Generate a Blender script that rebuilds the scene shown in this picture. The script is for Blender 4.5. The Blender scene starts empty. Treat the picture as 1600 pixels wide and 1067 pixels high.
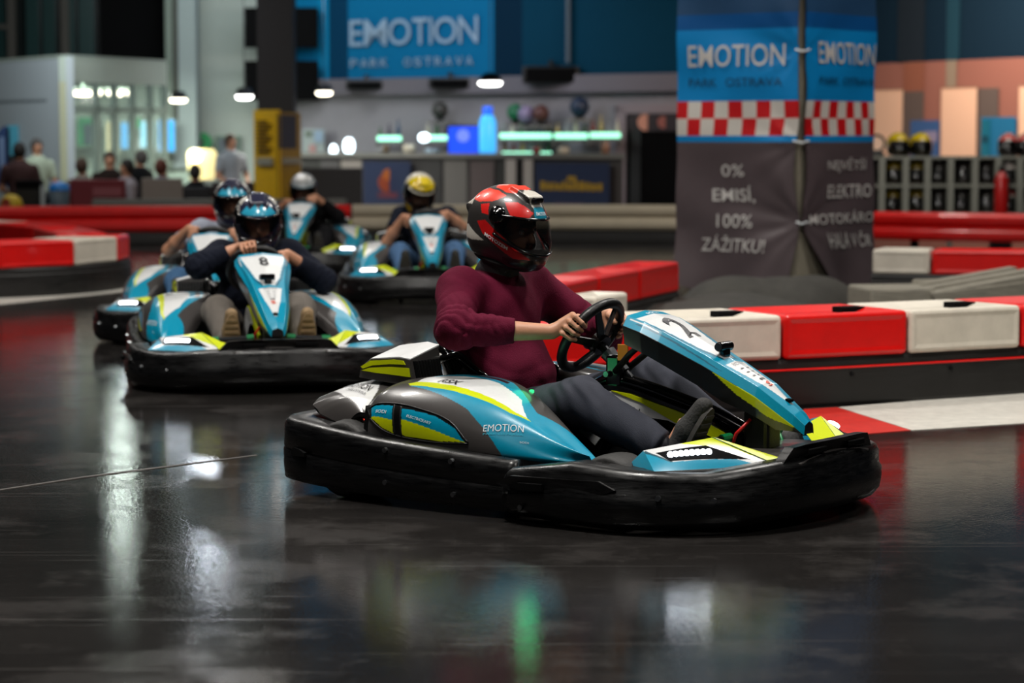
import bpy, bmesh, math, random
import numpy as np
from mathutils import Matrix, Vector

random.seed(7); rng = np.random.default_rng(7)
SC = bpy.context.scene; COL = SC.collection
R = math.radians

# ------------------------------------------------------------------ camera, world, light, exposure
cam_d = bpy.data.cameras.new('camera'); cam = bpy.data.objects.new('camera', cam_d); COL.objects.link(cam)
cam_d.sensor_width = 36.0; cam_d.lens = 85.0
cam.location = (0, 0, 1.3); cam.rotation_euler = (R(90 - 4.819), 0, 0)
cam_d.clip_end = 300
cam_d.dof.use_dof = True; cam_d.dof.focus_distance = 8.55; cam_d.dof.aperture_fstop = 2.8
SC.camera = cam
SC.view_settings.view_transform = 'Standard'; SC.view_settings.look = 'None'
SC.view_settings.exposure = 0.0; SC.view_settings.gamma = 1.0
SC.view_settings.use_curve_mapping = False
SC.cycles.use_denoising = True
SC.cycles.max_bounces = 6; SC.cycles.diffuse_bounces = 2; SC.cycles.glossy_bounces = 3
SC.cycles.sample_clamp_indirect = 4.0
SC.cycles.transparent_max_bounces = 6; SC.cycles.caustics_reflective = False; SC.cycles.caustics_refractive = False
world = bpy.data.worlds.new('hall_air'); SC.world = world; world.use_nodes = True
world.node_tree.nodes['Background'].inputs[0].default_value = (0.55, 0.6, 0.7, 1)
world.node_tree.nodes['Background'].inputs[1].default_value = 0.012

def area(loc, size, power, color=(1, .95, .88), target=None, parent=None, name='lamp_or_fill_light', size_y=None, spread=180):
    l = bpy.data.lights.new(name, 'AREA'); l.energy = power; l.color = color
    l.shape = 'RECTANGLE'; l.size = size; l.size_y = size_y or size; l.spread = R(spread)
    o = bpy.data.objects.new(name, l); COL.objects.link(o); o.location = loc
    if target is not None:
        d = Vector(target) - Vector(loc); o.rotation_euler = d.to_track_quat('-Z', 'Y').to_euler()
    if parent is not None: o.parent = parent
    return o
def point(loc, power, color, radius=.02, name='lamp_or_fill_light'):
    l = bpy.data.lights.new(name, 'POINT'); l.energy = power; l.color = color; l.shadow_soft_size = radius
    o = bpy.data.objects.new(name, l); COL.objects.link(o); o.location = loc; return o

# high-bay lamps hung under the hall ceiling (fixtures are built further down at the same places)
HIGHBAY = [(-4.6, 3.2, 60), (-.9, 7.6, 370), (4.6, 5.0, 160), (-3.8, 12.4, 230), (2.9, 11.0, 250), (-5.6, 17.5, 120),
           (-.6, 20.0, 170), (4.6, 17.0, 150), (-3.0, 26.0, 40), (2.6, 26.0, 45), (8.0, 26.5, 60), (-8.0, 28.0, 45)]
for hx, hy, hp in HIGHBAY:
    area((hx, hy, 6.28), 1.15, hp, (1.0, .96, .9), (hx, hy, 0), size_y=.5)

# ------------------------------------------------------------------ materials
def lin(h):
    h = h.lstrip('#'); v = [int(h[i:i+2], 16) / 255 for i in (0, 2, 4)]
    return tuple((x / 12.92 if x <= .04045 else ((x + .055) / 1.055) ** 2.4) for x in v)
MATS = {}
def mat(name, col=None, rough=.5, metal=0, coat=0, spec=.5, noise=0, nscale=12, bump=0, bscale=40, emit=None, estr=0, alpha=1, trans=0, attr=None, sheen=0, rnoise=0, stretch=None, coatr=.06):
    if name in MATS: return MATS[name]
    m = bpy.data.materials.new(name); m.use_nodes = True; MATS[name] = m
    nt = m.node_tree; N = nt.nodes; L = nt.links; b = N['Principled BSDF']
    c = lin(col) if isinstance(col, str) else (col or (.5, .5, .5))
    b.inputs['Base Color'].default_value = (*c, 1); b.inputs['Roughness'].default_value = rough; b.inputs['Metallic'].default_value = metal
    b.inputs['Coat Weight'].default_value = coat; b.inputs['Coat Roughness'].default_value = coatr
    b.inputs['Specular IOR Level'].default_value = spec; b.inputs['Alpha'].default_value = alpha
    b.inputs['Transmission Weight'].default_value = trans; b.inputs['Sheen Weight'].default_value = sheen
    src = None
    if attr:
        a = N.new('ShaderNodeAttribute'); a.attribute_name = attr; src = a.outputs['Color']
    tc = N.new('ShaderNodeTexCoord'); vec = tc.outputs['Object']
    if stretch:
        mp = N.new('ShaderNodeMapping'); mp.inputs['Scale'].default_value = stretch; L.new(vec, mp.inputs['Vector']); vec = mp.outputs['Vector']
    if noise or rnoise:
        n = N.new('ShaderNodeTexNoise'); n.inputs['Scale'].default_value = nscale; n.inputs['Detail'].default_value = 5; n.inputs['Roughness'].default_value = .65
        L.new(vec, n.inputs['Vector'])
        if noise:
            mr = N.new('ShaderNodeMapRange'); mr.inputs['From Min'].default_value = .25; mr.inputs['From Max'].default_value = .75
            mr.inputs['To Min'].default_value = 1 - noise; mr.inputs['To Max'].default_value = 1 + noise; L.new(n.outputs['Fac'], mr.inputs['Value'])
            mx = N.new('ShaderNodeMix'); mx.data_type = 'RGBA'; mx.blend_type = 'MULTIPLY'; mx.inputs[0].default_value = 1
            if src is not None: L.new(src, mx.inputs[6])
            else: mx.inputs[6].default_value = (*c, 1)
            L.new(mr.outputs[0], mx.inputs[7]); src = mx.outputs[2]
        if rnoise:
            mr2 = N.new('ShaderNodeMapRange'); mr2.inputs['From Min'].default_value = .3; mr2.inputs['From Max'].default_value = .7
            mr2.inputs['To Min'].default_value = max(.02, rough - rnoise); mr2.inputs['To Max'].default_value = rough + rnoise
            L.new(n.outputs['Fac'], mr2.inputs['Value']); L.new(mr2.outputs[0], b.inputs['Roughness'])
    if src is not None: L.new(src, b.inputs['Base Color'])
    if bump:
        n2 = N.new('ShaderNodeTexNoise'); n2.inputs['Scale'].default_value = bscale; n2.inputs['Detail'].default_value = 4; L.new(vec, n2.inputs['Vector'])
        bp = N.new('ShaderNodeBump'); bp.inputs['Strength'].default_value = bump; bp.inputs['Distance'].default_value = .01
        L.new(n2.outputs['Fac'], bp.inputs['Height']); L.new(bp.outputs['Normal'], b.inputs['Normal'])
    if emit:
        e = lin(emit) if isinstance(emit, str) else emit
        b.inputs['Emission Color'].default_value = (*e, 1); b.inputs['Emission Strength'].default_value = estr
    return m

TEAL, LIME, WHITE, CARBON, BLACK, RED = '#008bab', '#c6d206', '#dadbdb', '#3f3c3b', '#0c0c0d', '#d81512'
m_livery = mat('kart_livery', attr='paint', rough=.3, coat=.35, noise=.05, nscale=60, coatr=.08)
m_teal = mat('teal_gloss', TEAL, .28, coat=.4)
m_lime = mat('lime_gloss', LIME, .3, coat=.4)
m_white = mat('white_gloss', WHITE, .32, coat=.3)
m_carbon = mat('carbon_grey', CARBON, .34, coat=.3, noise=.3, nscale=500)
m_black = mat('black_plastic', '#0d0d0e', .42, bump=.12, bscale=160, noise=.3, nscale=30)
m_bumper = mat('scuffed_black_bumper', '#0a0a0b', .34, noise=.6, nscale=9, rnoise=.12, bump=.07, bscale=22, stretch=(1.2, 1.2, 9))
m_gloss = mat('gloss_black', '#070708', .14, coat=.4)
m_rubber = mat('tyre_rubber', '#1b1a19', .62, noise=.25, nscale=30, bump=.2, bscale=90)
m_steel = mat('bare_steel', '#8d8f92', .3, metal=1)
m_dsteel = mat('dark_steel', '#2a2b2d', .35, metal=.9)
m_green = mat('green_anodised', '#0f7a45', .35, metal=.3)
m_orange = mat('orange_sticker', '#b4761c', .5)
m_redp = mat('red_plastic_small', '#c4191b', .4)
m_ink = mat('ink_black', '#15121a', .45)
m_winkt = mat('print_white', '#d9dee0', .45)
m_gink = mat('print_grey', '#6d6d70', .5)
m_tink = mat('print_teal', '#2aa7bf', .45)
m_oink = mat('print_orange', '#e0563a', .5)
m_led = mat('headlight_led', '#ffffff', .3, emit=(.82, .9, 1.0), estr=7)
m_tail = mat('tail_led', '#ff2010', .3, emit=(1, .06, .03), estr=9)
m_gled = mat('status_led_green', '#20c060', .3, emit=(.05, 1, .3), estr=1.2)

# ------------------------------------------------------------------ mesh helpers
def mesh_from(name, V, F):
    me = bpy.data.meshes.new(name)
    me.from_pydata([tuple(map(float, v)) for v in V], [], [tuple(map(int, f)) for f in F]); me.update()
    return me
def big_mesh(name, V, Q):
    me = bpy.data.meshes.new(name); V = np.asarray(V, np.float32); Q = np.asarray(Q, np.int32)
    me.vertices.add(len(V)); me.vertices.foreach_set('co', V.ravel())
    me.loops.add(Q.size); me.loops.foreach_set('vertex_index', Q.ravel())
    me.polygons.add(len(Q)); me.polygons.foreach_set('loop_start', np.arange(0, Q.size, Q.shape[1], dtype=np.int32))
    me.update(calc_edges=True); me.validate(); return me
def put(name, me, m, parent=None, smooth=False, mi=None, loc=None, rot=None, kind=None, label=None):
    if not isinstance(me, bpy.types.Mesh): me = mesh_from(name, *me)
    if not me.materials:
        for x in (m if isinstance(m, (list, tuple)) else [m]): me.materials.append(x)
    if smooth: me.polygons.foreach_set('use_smooth', [True] * len(me.polygons))
    if mi is not None: me.polygons.foreach_set('material_index', list(mi))
    o = bpy.data.objects.new(name, me); COL.objects.link(o)
    if parent is not None: o.parent = parent
    if loc is not None: o.location = loc
    if rot is not None: o.rotation_euler = rot
    if kind: o['kind'] = kind
    if label: o['label'] = label
    return o
def thing(name, label, cat, loc=(0, 0, 0), rz=0, group=None):
    o = bpy.data.objects.new(name, None); COL.objects.link(o); o.location = loc; o.rotation_euler = (0, 0, rz)
    o.empty_display_size = .1
    return tag(o, label, cat, group)
def tag(o, label, cat, group=None):
    o['label'] = label; o['category'] = cat
    if group: o['group'] = group
    return o
def copy_tree(o, parent=None, skip=()):
    c = o.copy(); COL.objects.link(c); c.parent = parent
    for ch in list(o.children):
        if ch.name.split('.')[0] not in skip: copy_tree(ch, c, skip)
    return c
def join(*parts):
    V = []; F = []
    for v, f in parts:
        n = len(V); V += [tuple(p) for p in v]; F += [tuple(i + n for i in q) for q in f]
    return V, F
def box(x0, x1, y0, y1, z0, z1):
    V = [(x, y, z) for x in (x0, x1) for y in (y0, y1) for z in (z0, z1)]
    return V, [(0, 1, 3, 2), (4, 6, 7, 5), (0, 4, 5, 1), (2, 3, 7, 6), (0, 2, 6, 4), (1, 5, 7, 3)]
def rbox(x0, x1, y0, y1, z0, z1, r=.01, seg=2):
    bm = bmesh.new(); bmesh.ops.create_cube(bm, size=1)
    for v in bm.verts:
        v.co = ((x0 + x1) / 2 + v.co.x * (x1 - x0), (y0 + y1) / 2 + v.co.y * (y1 - y0), (z0 + z1) / 2 + v.co.z * (z1 - z0))
    bmesh.ops.bevel(bm, geom=bm.edges[:], offset=min(r, .49 * min(x1 - x0, y1 - y0, z1 - z0)), segments=seg, affect='EDGES', profile=.5)
    bm.verts.index_update(); V = [tuple(v.co) for v in bm.verts]; F = [tuple(v.index for v in f.verts) for f in bm.faces]; bm.free(); return V, F
def xf(vf, m):
    V, F = vf; return [tuple(m @ Vector(v)) for v in V], F
def frame(d):
    d = Vector(d).normalized(); u = Vector((0, 0, 1)) if abs(d.z) < .95 else Vector((1, 0, 0))
    a = d.cross(u).normalized(); return a, d.cross(a).normalized()
def tube(P, r, n=10, closed=False, cap=True):
    P = [Vector(p) for p in P]; m = len(P); rr = r if isinstance(r, (list, tuple)) else [r] * m; V = []; F = []
    a0 = None
    for i, p in enumerate(P):
        d = (P[(i + 1) % m] - P[i - 1]) if closed else (P[min(i + 1, m - 1)] - P[max(i - 1, 0)])
        d.normalize()
        if a0 is None: a0, _ = frame(d)
        a = (a0 - d * a0.dot(d)).normalized(); b = d.cross(a); a0 = a
        for k in range(n):
            t = 2 * math.pi * k / n; V.append(p + (a * math.cos(t) + b * math.sin(t)) * rr[i])
    for i in range(m if closed else m - 1):
        for k in range(n):
            j = (i + 1) % m; F.append((i * n + k, i * n + (k + 1) % n, j * n + (k + 1) % n, j * n + k))
    if cap and not closed: F += [tuple(reversed(range(n))), tuple(range((m - 1) * n, m * n))]
    return V, F
def spline(P, n=8, closed=False):
    P = [Vector(p) for p in P]; m = len(P); out = []
    for i in range(m if closed else m - 1):
        g = (lambda k: P[k % m]) if closed else (lambda k: P[max(0, min(m - 1, k))])
        p0, p1, p2, p3 = g(i - 1), g(i), g(i + 1), g(i + 2)
        for k in range(n):
            t = k / n; out.append(.5 * ((2 * p1) + (p2 - p0) * t + (2 * p0 - 5 * p1 + 4 * p2 - p3) * t * t + (3 * p1 - p0 - 3 * p2 + p3) * t ** 3))
    if not closed: out.append(P[-1])
    return out
def cyl(a, b, r0, r1=None, n=16): return tube([a, b], [r0, r0 if r1 is None else r1], n)
def lathe(prof, axis_o, axis_d, n=24, closed=False):
    d = Vector(axis_d).normalized(); a, b = frame(d); o = Vector(axis_o); V = []; F = []; m = len(prof)
    for k in range(n):
        t = 2 * math.pi * k / n; e = a * math.cos(t) + b * math.sin(t)
        for r, h in prof: V.append(o + d * h + e * r)
    for k in range(n):
        k2 = (k + 1) % n
        for i in range(m if closed else m - 1): j = (i + 1) % m; F.append((k * m + i, k2 * m + i, k2 * m + j, k * m + j))
    return V, F
def prism(poly, d0, d1, fn):
    """poly of 2D points extruded between depths d0 and d1; fn(u, v, d) gives the 3D point"""
    n = len(poly); V = [fn(u, v, d0) for u, v in poly] + [fn(u, v, d1) for u, v in poly]
    F = [tuple(reversed(range(n))), tuple(range(n, 2 * n))] + [(i, (i + 1) % n, (i + 1) % n + n, i + n) for i in range(n)]
    return V, F
def grid(fn, nu, nv, flip=False):
    V = [fn(i / nu, j / nv) for i in range(nu + 1) for j in range(nv + 1)]
    F = [(i * (nv + 1) + j, (i + 1) * (nv + 1) + j, (i + 1) * (nv + 1) + j + 1, i * (nv + 1) + j + 1) for i in range(nu) for j in range(nv)]
    if flip: F = [tuple(reversed(f)) for f in F]
    return V, F
def shell(V, F, t):
    """closes an open sheet to thickness t (offset along vertex normals, downward side)"""
    bm = bmesh.new(); vs = [bm.verts.new(v) for v in V]
    for f in F: bm.faces.new([vs[i] for i in f])
    bm.normal_update(); n = len(V)
    V2 = [Vector(v) for v in V] + [vs[i].co - vs[i].normal * t for i in range(n)]
    bm.verts.index_update()
    be = [e for e in bm.edges if e.is_boundary]
    F2 = list(F) + [tuple(reversed([i + n for i in f])) for f in F]
    for e in be:
        f = e.link_faces[0]; idx = [v.index for v in f.verts]; a, b = e.verts[0].index, e.verts[1].index
        ia = idx.index(a)
        if idx[(ia + 1) % len(idx)] != b: a, b = b, a
        F2.append((b, a, a + n, b + n))
    bm.free(); return V2, F2
def mirror(vf):
    V, F = vf; return [(v[0], -v[1], v[2]) for v in V], [tuple(reversed(f)) for f in F]
def interp(x, xs, ys): return float(np.interp(x, xs, ys))
def smoothtab(xs, ys):
    P = spline([(a, b, 0) for a, b in zip(xs, ys)], 12); X = [p.x for p in P]; Y = [p.y for p in P]
    return lambda x: float(np.interp(x, X, Y))
def inpoly(P, poly):
    P = np.asarray(P); x, y = P[:, 0], P[:, 1]; c = np.zeros(len(P), bool); n = len(poly); j = n - 1
    for i in range(n):
        xi, yi = poly[i]; xj, yj = poly[j]
        t = ((yi > y) != (yj > y)) & (x < (xj - xi) * (y - yi) / ((yj - yi) or 1e-9) + xi); c ^= t; j = i
    return c
def paint(me, base, layers):
    """vertex paint: layers = [(mask, colour)]"""
    n = len(me.vertices); C = np.ones((n, 4), np.float32); C[:, :3] = lin(base)
    for k, col in layers: C[k, :3] = lin(col)
    a = me.attributes.new('paint', 'FLOAT_COLOR', 'POINT'); a.data.foreach_set('color', C.ravel())
def coords(me):
    a = np.empty(len(me.vertices) * 3, np.float32); me.vertices.foreach_get('co', a); return a.reshape(-1, 3)

TXT = {}
def text_vf(s, bold=0):
    if (s, bold) in TXT: return TXT[(s, bold)]
    cu = bpy.data.curves.new('t', 'FONT'); cu.body = s; cu.offset = bold; cu.align_x = 'CENTER'; cu.align_y = 'CENTER'; cu.resolution_u = 3
    o = bpy.data.objects.new('t', cu); COL.objects.link(o); dg = bpy.context.evaluated_depsgraph_get()
    me = bpy.data.meshes.new_from_object(o.evaluated_get(dg)); V = [tuple(v.co) for v in me.vertices]; F = [tuple(p.vertices) for p in me.polygons]
    bpy.data.objects.remove(o); bpy.data.curves.remove(cu); bpy.data.meshes.remove(me)
    xs = [v[0] for v in V]; ys = [v[1] for v in V]; x0, x1, y0, y1 = min(xs), max(xs), min(ys), max(ys)
    V = [((v[0] - x0) / (x1 - x0), (v[1] - y0) / (y1 - y0)) for v in V]; TXT[(s, bold)] = (V, F, (x1 - x0) / (y1 - y0)); return TXT[(s, bold)]
def text_quad(s, p00, p10, p01, off=.002, bold=0, p11=None, fn=None):
    """lettering laid on the quad with lower-left p00, lower-right p10, upper-left p01 (fn: (u, v) -> point instead)"""
    V, F, _ = text_vf(s, bold)
    if fn is None:
        a, b, c = Vector(p00), Vector(p10), Vector(p01); d = Vector(p11) if p11 is not None else b + c - a
        n = (b - a).cross(c - a).normalized() * off
        fn = lambda u, v: a * (1 - u) * (1 - v) + b * u * (1 - v) + c * (1 - u) * v + d * u * v + n
    return [fn(u, v) for u, v in V], F

# ------------------------------------------------------------------ distance-field bodies (people, helmets, shoes)
class Field:
    def __init__(s, lo, hi, h):
        s.lo = np.array(lo, float); s.h = h; s.n = np.ceil((np.array(hi) - s.lo) / h).astype(int) + 1
        s.f = np.full(tuple(s.n), 1.0, np.float32)
    def _sub(s, lo, hi, pad):
        a = np.maximum(np.floor((np.array(lo) - pad - s.lo) / s.h).astype(int), 0); b = np.minimum(np.ceil((np.array(hi) + pad - s.lo) / s.h).astype(int) + 1, s.n)
        if np.any(b <= a): return None, None
        ax = [(s.lo[i] + np.arange(a[i], b[i]) * s.h).astype(np.float32) for i in range(3)]
        return tuple(slice(a[i], b[i]) for i in range(3)), np.meshgrid(*ax, indexing='ij', sparse=True)
    def _mix(s, sl, d, k, op):
        f = s.f[sl]
        if op == 'cut': d = -d; f, d = -f, -d
        if k > 0:
            hh = np.maximum(k - np.abs(f - d), 0) / k; r = np.minimum(f, d) - hh * hh * k * .25
        else: r = np.minimum(f, d)
        s.f[sl] = -r if op == 'cut' else r
    def cap(s, a, b, ra, rb=None, k=.02, op='add', clip=None):
        rb = ra if rb is None else rb; a = np.array(a, np.float32); b = np.array(b, np.float32); r = max(ra, rb)
        sl, g = s._sub(np.minimum(a, b) - r, np.maximum(a, b) + r, k + 3 * s.h)
        if sl is None: return
        d = b - a; L = float(d @ d) or 1e-9
        px, py, pz = g[0] - a[0], g[1] - a[1], g[2] - a[2]
        t = np.clip((px * d[0] + py * d[1] + pz * d[2]) / L, 0, 1)
        q = np.sqrt((px - t * d[0]) ** 2 + (py - t * d[1]) ** 2 + (pz - t * d[2]) ** 2) - (ra + (rb - ra) * t)
        if clip is not None:
            n = np.array(clip[1], np.float32); n /= np.linalg.norm(n); o = clip[0]
            q = np.maximum(q, (g[0] - o[0]) * n[0] + (g[1] - o[1]) * n[1] + (g[2] - o[2]) * n[2])
        s._mix(sl, q, k, op)
    def ell(s, c, r, rot=None, k=.02, op='add', p=2.0):
        M = np.eye(3) if rot is None else np.array(rot); e = np.abs(M) @ np.array(r)
        sl, g = s._sub(np.array(c) - e, np.array(c) + e, k + 3 * s.h)
        if sl is None: return
        x, y, z = g[0] - c[0], g[1] - c[1], g[2] - c[2]
        l = [M[0, i] * x + M[1, i] * y + M[2, i] * z for i in range(3)]
        if p == 2.0:
            k0 = np.sqrt((l[0] / r[0]) ** 2 + (l[1] / r[1]) ** 2 + (l[2] / r[2]) ** 2); k1 = np.sqrt((l[0] / r[0] ** 2) ** 2 + (l[1] / r[1] ** 2) ** 2 + (l[2] / r[2] ** 2) ** 2)
            d = k0 * (k0 - 1) / np.maximum(k1, 1e-6)
        else:
            d = ((np.abs(l[0] / r[0]) ** p + np.abs(l[1] / r[1]) ** p + np.abs(l[2] / r[2]) ** p) ** (1 / p) - 1) * min(r)
        s._mix(sl, d.astype(np.float32), k, op)
    def rb(s, c, r, rot=None, rad=.01, k=.02, op='add'):
        M = np.eye(3) if rot is None else np.array(rot); e = np.abs(M) @ np.array(r)
        sl, g = s._sub(np.array(c) - e, np.array(c) + e, k + 3 * s.h)
        if sl is None: return
        x, y, z = g[0] - c[0], g[1] - c[1], g[2] - c[2]
        q = [np.abs(M[0, i] * x + M[1, i] * y + M[2, i] * z) - (r[i] - rad) for i in range(3)]
        d = np.sqrt(np.maximum(q[0], 0) ** 2 + np.maximum(q[1], 0) ** 2 + np.maximum(q[2], 0) ** 2) + np.minimum(np.maximum(q[0], np.maximum(q[1], q[2])), 0) - rad
        s._mix(sl, d.astype(np.float32), k, op)
    def plane(s, o, n, k=.0):
        n = np.array(n, float); n /= np.linalg.norm(n)
        ax = [(s.lo[i] + np.arange(s.n[i]) * s.h).astype(np.float32) for i in range(3)]; g = np.meshgrid(*ax, indexing='ij', sparse=True)
        s.f = np.maximum(s.f, ((g[0] - o[0]) * n[0] + (g[1] - o[1]) * n[1] + (g[2] - o[2]) * n[2]).astype(np.float32))
    def ripple(s, fn):
        ax = [(s.lo[i] + np.arange(s.n[i]) * s.h).astype(np.float32) for i in range(3)]; g = np.meshgrid(*ax, indexing='ij', sparse=True)
        s.f = s.f + np.where(np.abs(s.f) < .05, fn(*g), 0).astype(np.float32)
    def mesh(s, name, smooth=1):
        V, Q = nets(s.f, s.lo, s.h); V = relax(V, Q, smooth); me = big_mesh(name, V, Q)
        me.polygons.foreach_set('use_smooth', [True] * len(me.polygons)); return me
def nets(f, lo, h):
    ins = f < 0; n = [x - 1 for x in f.shape]
    offs = [(i, j, k) for i in (0, 1) for j in (0, 1) for k in (0, 1)]
    c = np.zeros(n, np.int8)
    for o in offs: c += ins[o[0]:o[0] + n[0], o[1]:o[1] + n[1], o[2]:o[2] + n[2]]
    act = np.argwhere((c > 0) & (c < 8)); idx = np.full(n, -1, np.int32); idx[tuple(act.T)] = np.arange(len(act))
    acc = np.zeros((len(act), 3)); cnt = np.zeros(len(act))
    for a in offs:
        for ax in range(3):
            if a[ax]: continue
            b = list(a); b[ax] = 1
            fa = f[act[:, 0] + a[0], act[:, 1] + a[1], act[:, 2] + a[2]]; fb = f[act[:, 0] + b[0], act[:, 1] + b[1], act[:, 2] + b[2]]
            m = (fa < 0) != (fb < 0); t = np.where(m, fa / np.where(fa == fb, 1, fa - fb), 0)
            p = np.array(a, float)[None] + np.eye(3)[ax][None] * t[:, None]; acc[m] += p[m]; cnt[m] += 1
    V = (act + acc / np.maximum(cnt, 1)[:, None]) * h + lo; Q = []
    for ax in range(3):
        u, v = [(1, 2), (2, 0), (0, 1)][ax]
        s0 = [slice(1, -1)] * 3; s1 = [slice(1, -1)] * 3; s0[ax] = slice(0, -1); s1[ax] = slice(1, None)
        A, B = ins[tuple(s0)], ins[tuple(s1)]
        for flip, m in ((0, A & ~B), (1, ~A & B)):
            e = np.argwhere(m)
            if not len(e): continue
            o = np.array([1, 1, 1]); o[ax] = 0; e = e + o
            du = np.eye(3, dtype=int)[u]; dv = np.eye(3, dtype=int)[v]
            q = np.stack([idx[tuple((e - du - dv).T)], idx[tuple((e - dv).T)], idx[tuple(e.T)], idx[tuple((e - du).T)]], 1)
            Q.append(q[:, ::-1] if flip else q)
    Q = np.concatenate(Q); return V, Q[(Q >= 0).all(1)]
def relax(V, Q, it=1):
    for _ in range(it):
        S = np.zeros_like(V); C = np.zeros(len(V))
        for i in range(4):
            a, b = Q[:, i], Q[:, (i + 1) % 4]
            for d in range(3): S[:, d] += np.bincount(a, V[b, d], len(V)) + np.bincount(b, V[a, d], len(V))
            C += np.bincount(a, minlength=len(V)) + np.bincount(b, minlength=len(V))
        V = V * .5 + .5 * S / np.maximum(C, 1)[:, None]
    return V
def roty(a): c, s = math.cos(a), math.sin(a); return np.array([[c, 0, s], [0, 1, 0], [-s, 0, c]])
def rotz(a): c, s = math.cos(a), math.sin(a); return np.array([[c, -s, 0], [s, c, 0], [0, 0, 1]])
def rotx(a): c, s = math.cos(a), math.sin(a); return np.array([[1, 0, 0], [0, c, -s], [0, s, c]])

# ------------------------------------------------------------------ survey helpers: photograph frame -> metres in the hall
_F, _P = 3778., R(4.819)
def ray(px, py):
    a, b = (px - 800) / _F, (533.5 - py) / _F; c, s = math.cos(_P), math.sin(_P)
    return a, c + b * s, -s + b * c
def gp(px, py, z=0.):
    x, y, w = ray(px, py); t = (z - 1.3) / w; return Vector((x * t, y * t, z))
def wp(px, py, Y):
    x, y, w = ray(px, py); t = Y / y; return Vector((x * t, Y, 1.3 + w * t))
def structure(o): o['kind'] = 'structure'; return o

# ------------------------------------------------------------------ floor, ceiling, walls
def floor_material():
    m = bpy.data.materials.new('sealed_asphalt_floor'); m.use_nodes = True; nt = m.node_tree; N = nt.nodes; L = nt.links; b = N['Principled BSDF']
    tc = N.new('ShaderNodeTexCoord')
    def noise(s, d=5, r=.6, vec=None):
        n = N.new('ShaderNodeTexNoise'); n.inputs['Scale'].default_value = s; n.inputs['Detail'].default_value = d; n.inputs['Roughness'].default_value = r
        L.new(vec or tc.outputs['Object'], n.inputs['Vector']); return n.outputs['Fac']
    mp = N.new('ShaderNodeMapping'); mp.inputs['Rotation'].default_value = (0, 0, R(24)); mp.inputs['Scale'].default_value = (.7, 1.6, 1); L.new(tc.outputs['Object'], mp.inputs['Vector'])
    big = noise(.9, 6, .62); streak = noise(2.2, 6, .7, mp.outputs['Vector']); fine = noise(70, 3, .6)
    def rng_(f, a, b_, c, d):
        r = N.new('ShaderNodeMapRange'); L.new(f, r.inputs[0])
        for i, v in enumerate((a, b_, c, d)): r.inputs[1 + i].default_value = v
        return r.outputs[0]
    def math_(op, x, y):
        q = N.new('ShaderNodeMath'); q.operation = op
        for i, v in enumerate((x, y)):
            if isinstance(v, (int, float)): q.inputs[i].default_value = v
            else: L.new(v, q.inputs[i])
        return q.outputs[0]
    mp2 = N.new('ShaderNodeMapping'); mp2.inputs['Rotation'].default_value = (0, 0, R(-38)); mp2.inputs['Scale'].default_value = (.22, 9, 1); L.new(tc.outputs['Object'], mp2.inputs['Vector'])
    mp3 = N.new('ShaderNodeMapping'); mp3.inputs['Rotation'].default_value = (0, 0, R(31)); mp3.inputs['Scale'].default_value = (.18, 11, 1); L.new(tc.outputs['Object'], mp3.inputs['Vector'])
    blot = rng_(noise(1.7, 7, .68), .50, .60, 0, 1); sc = math_('MAXIMUM', rng_(noise(2.6, 2, .5, mp2.outputs['Vector']), .655, .70, 0, 1), rng_(noise(2.1, 2, .5, mp3.outputs['Vector']), .66, .70, 0, 1))
    mixv = math_('MULTIPLY', rng_(big, .3, .7, .5, 1.1), rng_(fine, .3, .7, .8, 1.2))
    mixv = math_('ADD', mixv, math_('MULTIPLY', blot, .75)); mixv = math_('ADD', mixv, math_('MULTIPLY', sc, .7))
    cr = N.new('ShaderNodeMix'); cr.data_type = 'RGBA'; cr.blend_type = 'MULTIPLY'; cr.inputs[0].default_value = 1; cr.inputs[6].default_value = (.0215, .0195, .0185, 1)
    L.new(mixv, cr.inputs[7]); L.new(cr.outputs[2], b.inputs['Base Color'])
    ro = math_('ADD', rng_(big, .3, .7, .065, .10), math_('MULTIPLY', math_('ADD', blot, sc), .07)); L.new(ro, b.inputs['Roughness'])
    b.inputs['Specular IOR Level'].default_value = .42
    bp = N.new('ShaderNodeBump'); bp.inputs['Strength'].default_value = .05; bp.inputs['Distance'].default_value = .01; L.new(fine, bp.inputs['Height'])
    L.new(bp.outputs['Normal'], b.inputs['Normal']); return m
floor = structure(put('floor', grid(lambda u, v: (-26 + 48 * u, -6 + 54 * v, 0), 8, 9), floor_material()))
m_ceil = mat('dark_ceiling', '#17191c', .9)
ceiling = structure(put('ceiling', box(-26, 22, -6, 48, 6.6, 6.8), m_ceil))
m_wblue = mat('blue_painted_wall', '#0a6f9e', .6, noise=.06)
m_wnavy = mat('dark_blue_wall', '#0a3a57', .75, noise=.06, spec=.1)
m_wcream = mat('pale_wall', '#a9b3ac', .7, noise=.04)
m_wlilac = mat('lilac_grey_wall', '#8d8a90', .7, noise=.05)
m_wpink = mat('salmon_wall', '#a9776c', .7, noise=.05)
m_dark = mat('near_black_matte', '#060607', .9, spec=.1)
YB = 43.0
def bg(name, px0, py0, px1, py1, Y, m, depth=.1, parent=None, **k):
    a, b = wp(px0, py0, Y), wp(px1, py1, Y)
    return put(name, box(min(a.x, b.x), max(a.x, b.x), Y, Y + depth, min(a.z, b.z), max(a.z, b.z)), m, parent, **k)
wall_back = structure(put('wall_back', box(-26, 22, YB, YB + .3, 0, 6.6), m_wcream))
wall_left = structure(put('wall_left', box(-26.3, -26, -6, YB, 0, 6.6), m_wnavy))
wall_right = structure(put('wall_right', box(22, 22.3, -6, YB, 0, 6.6), m_wnavy))
wall_rear = structure(put('wall_front', box(-26, 22, -6.3, -6, 0, 6.6), m_wnavy))

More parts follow.
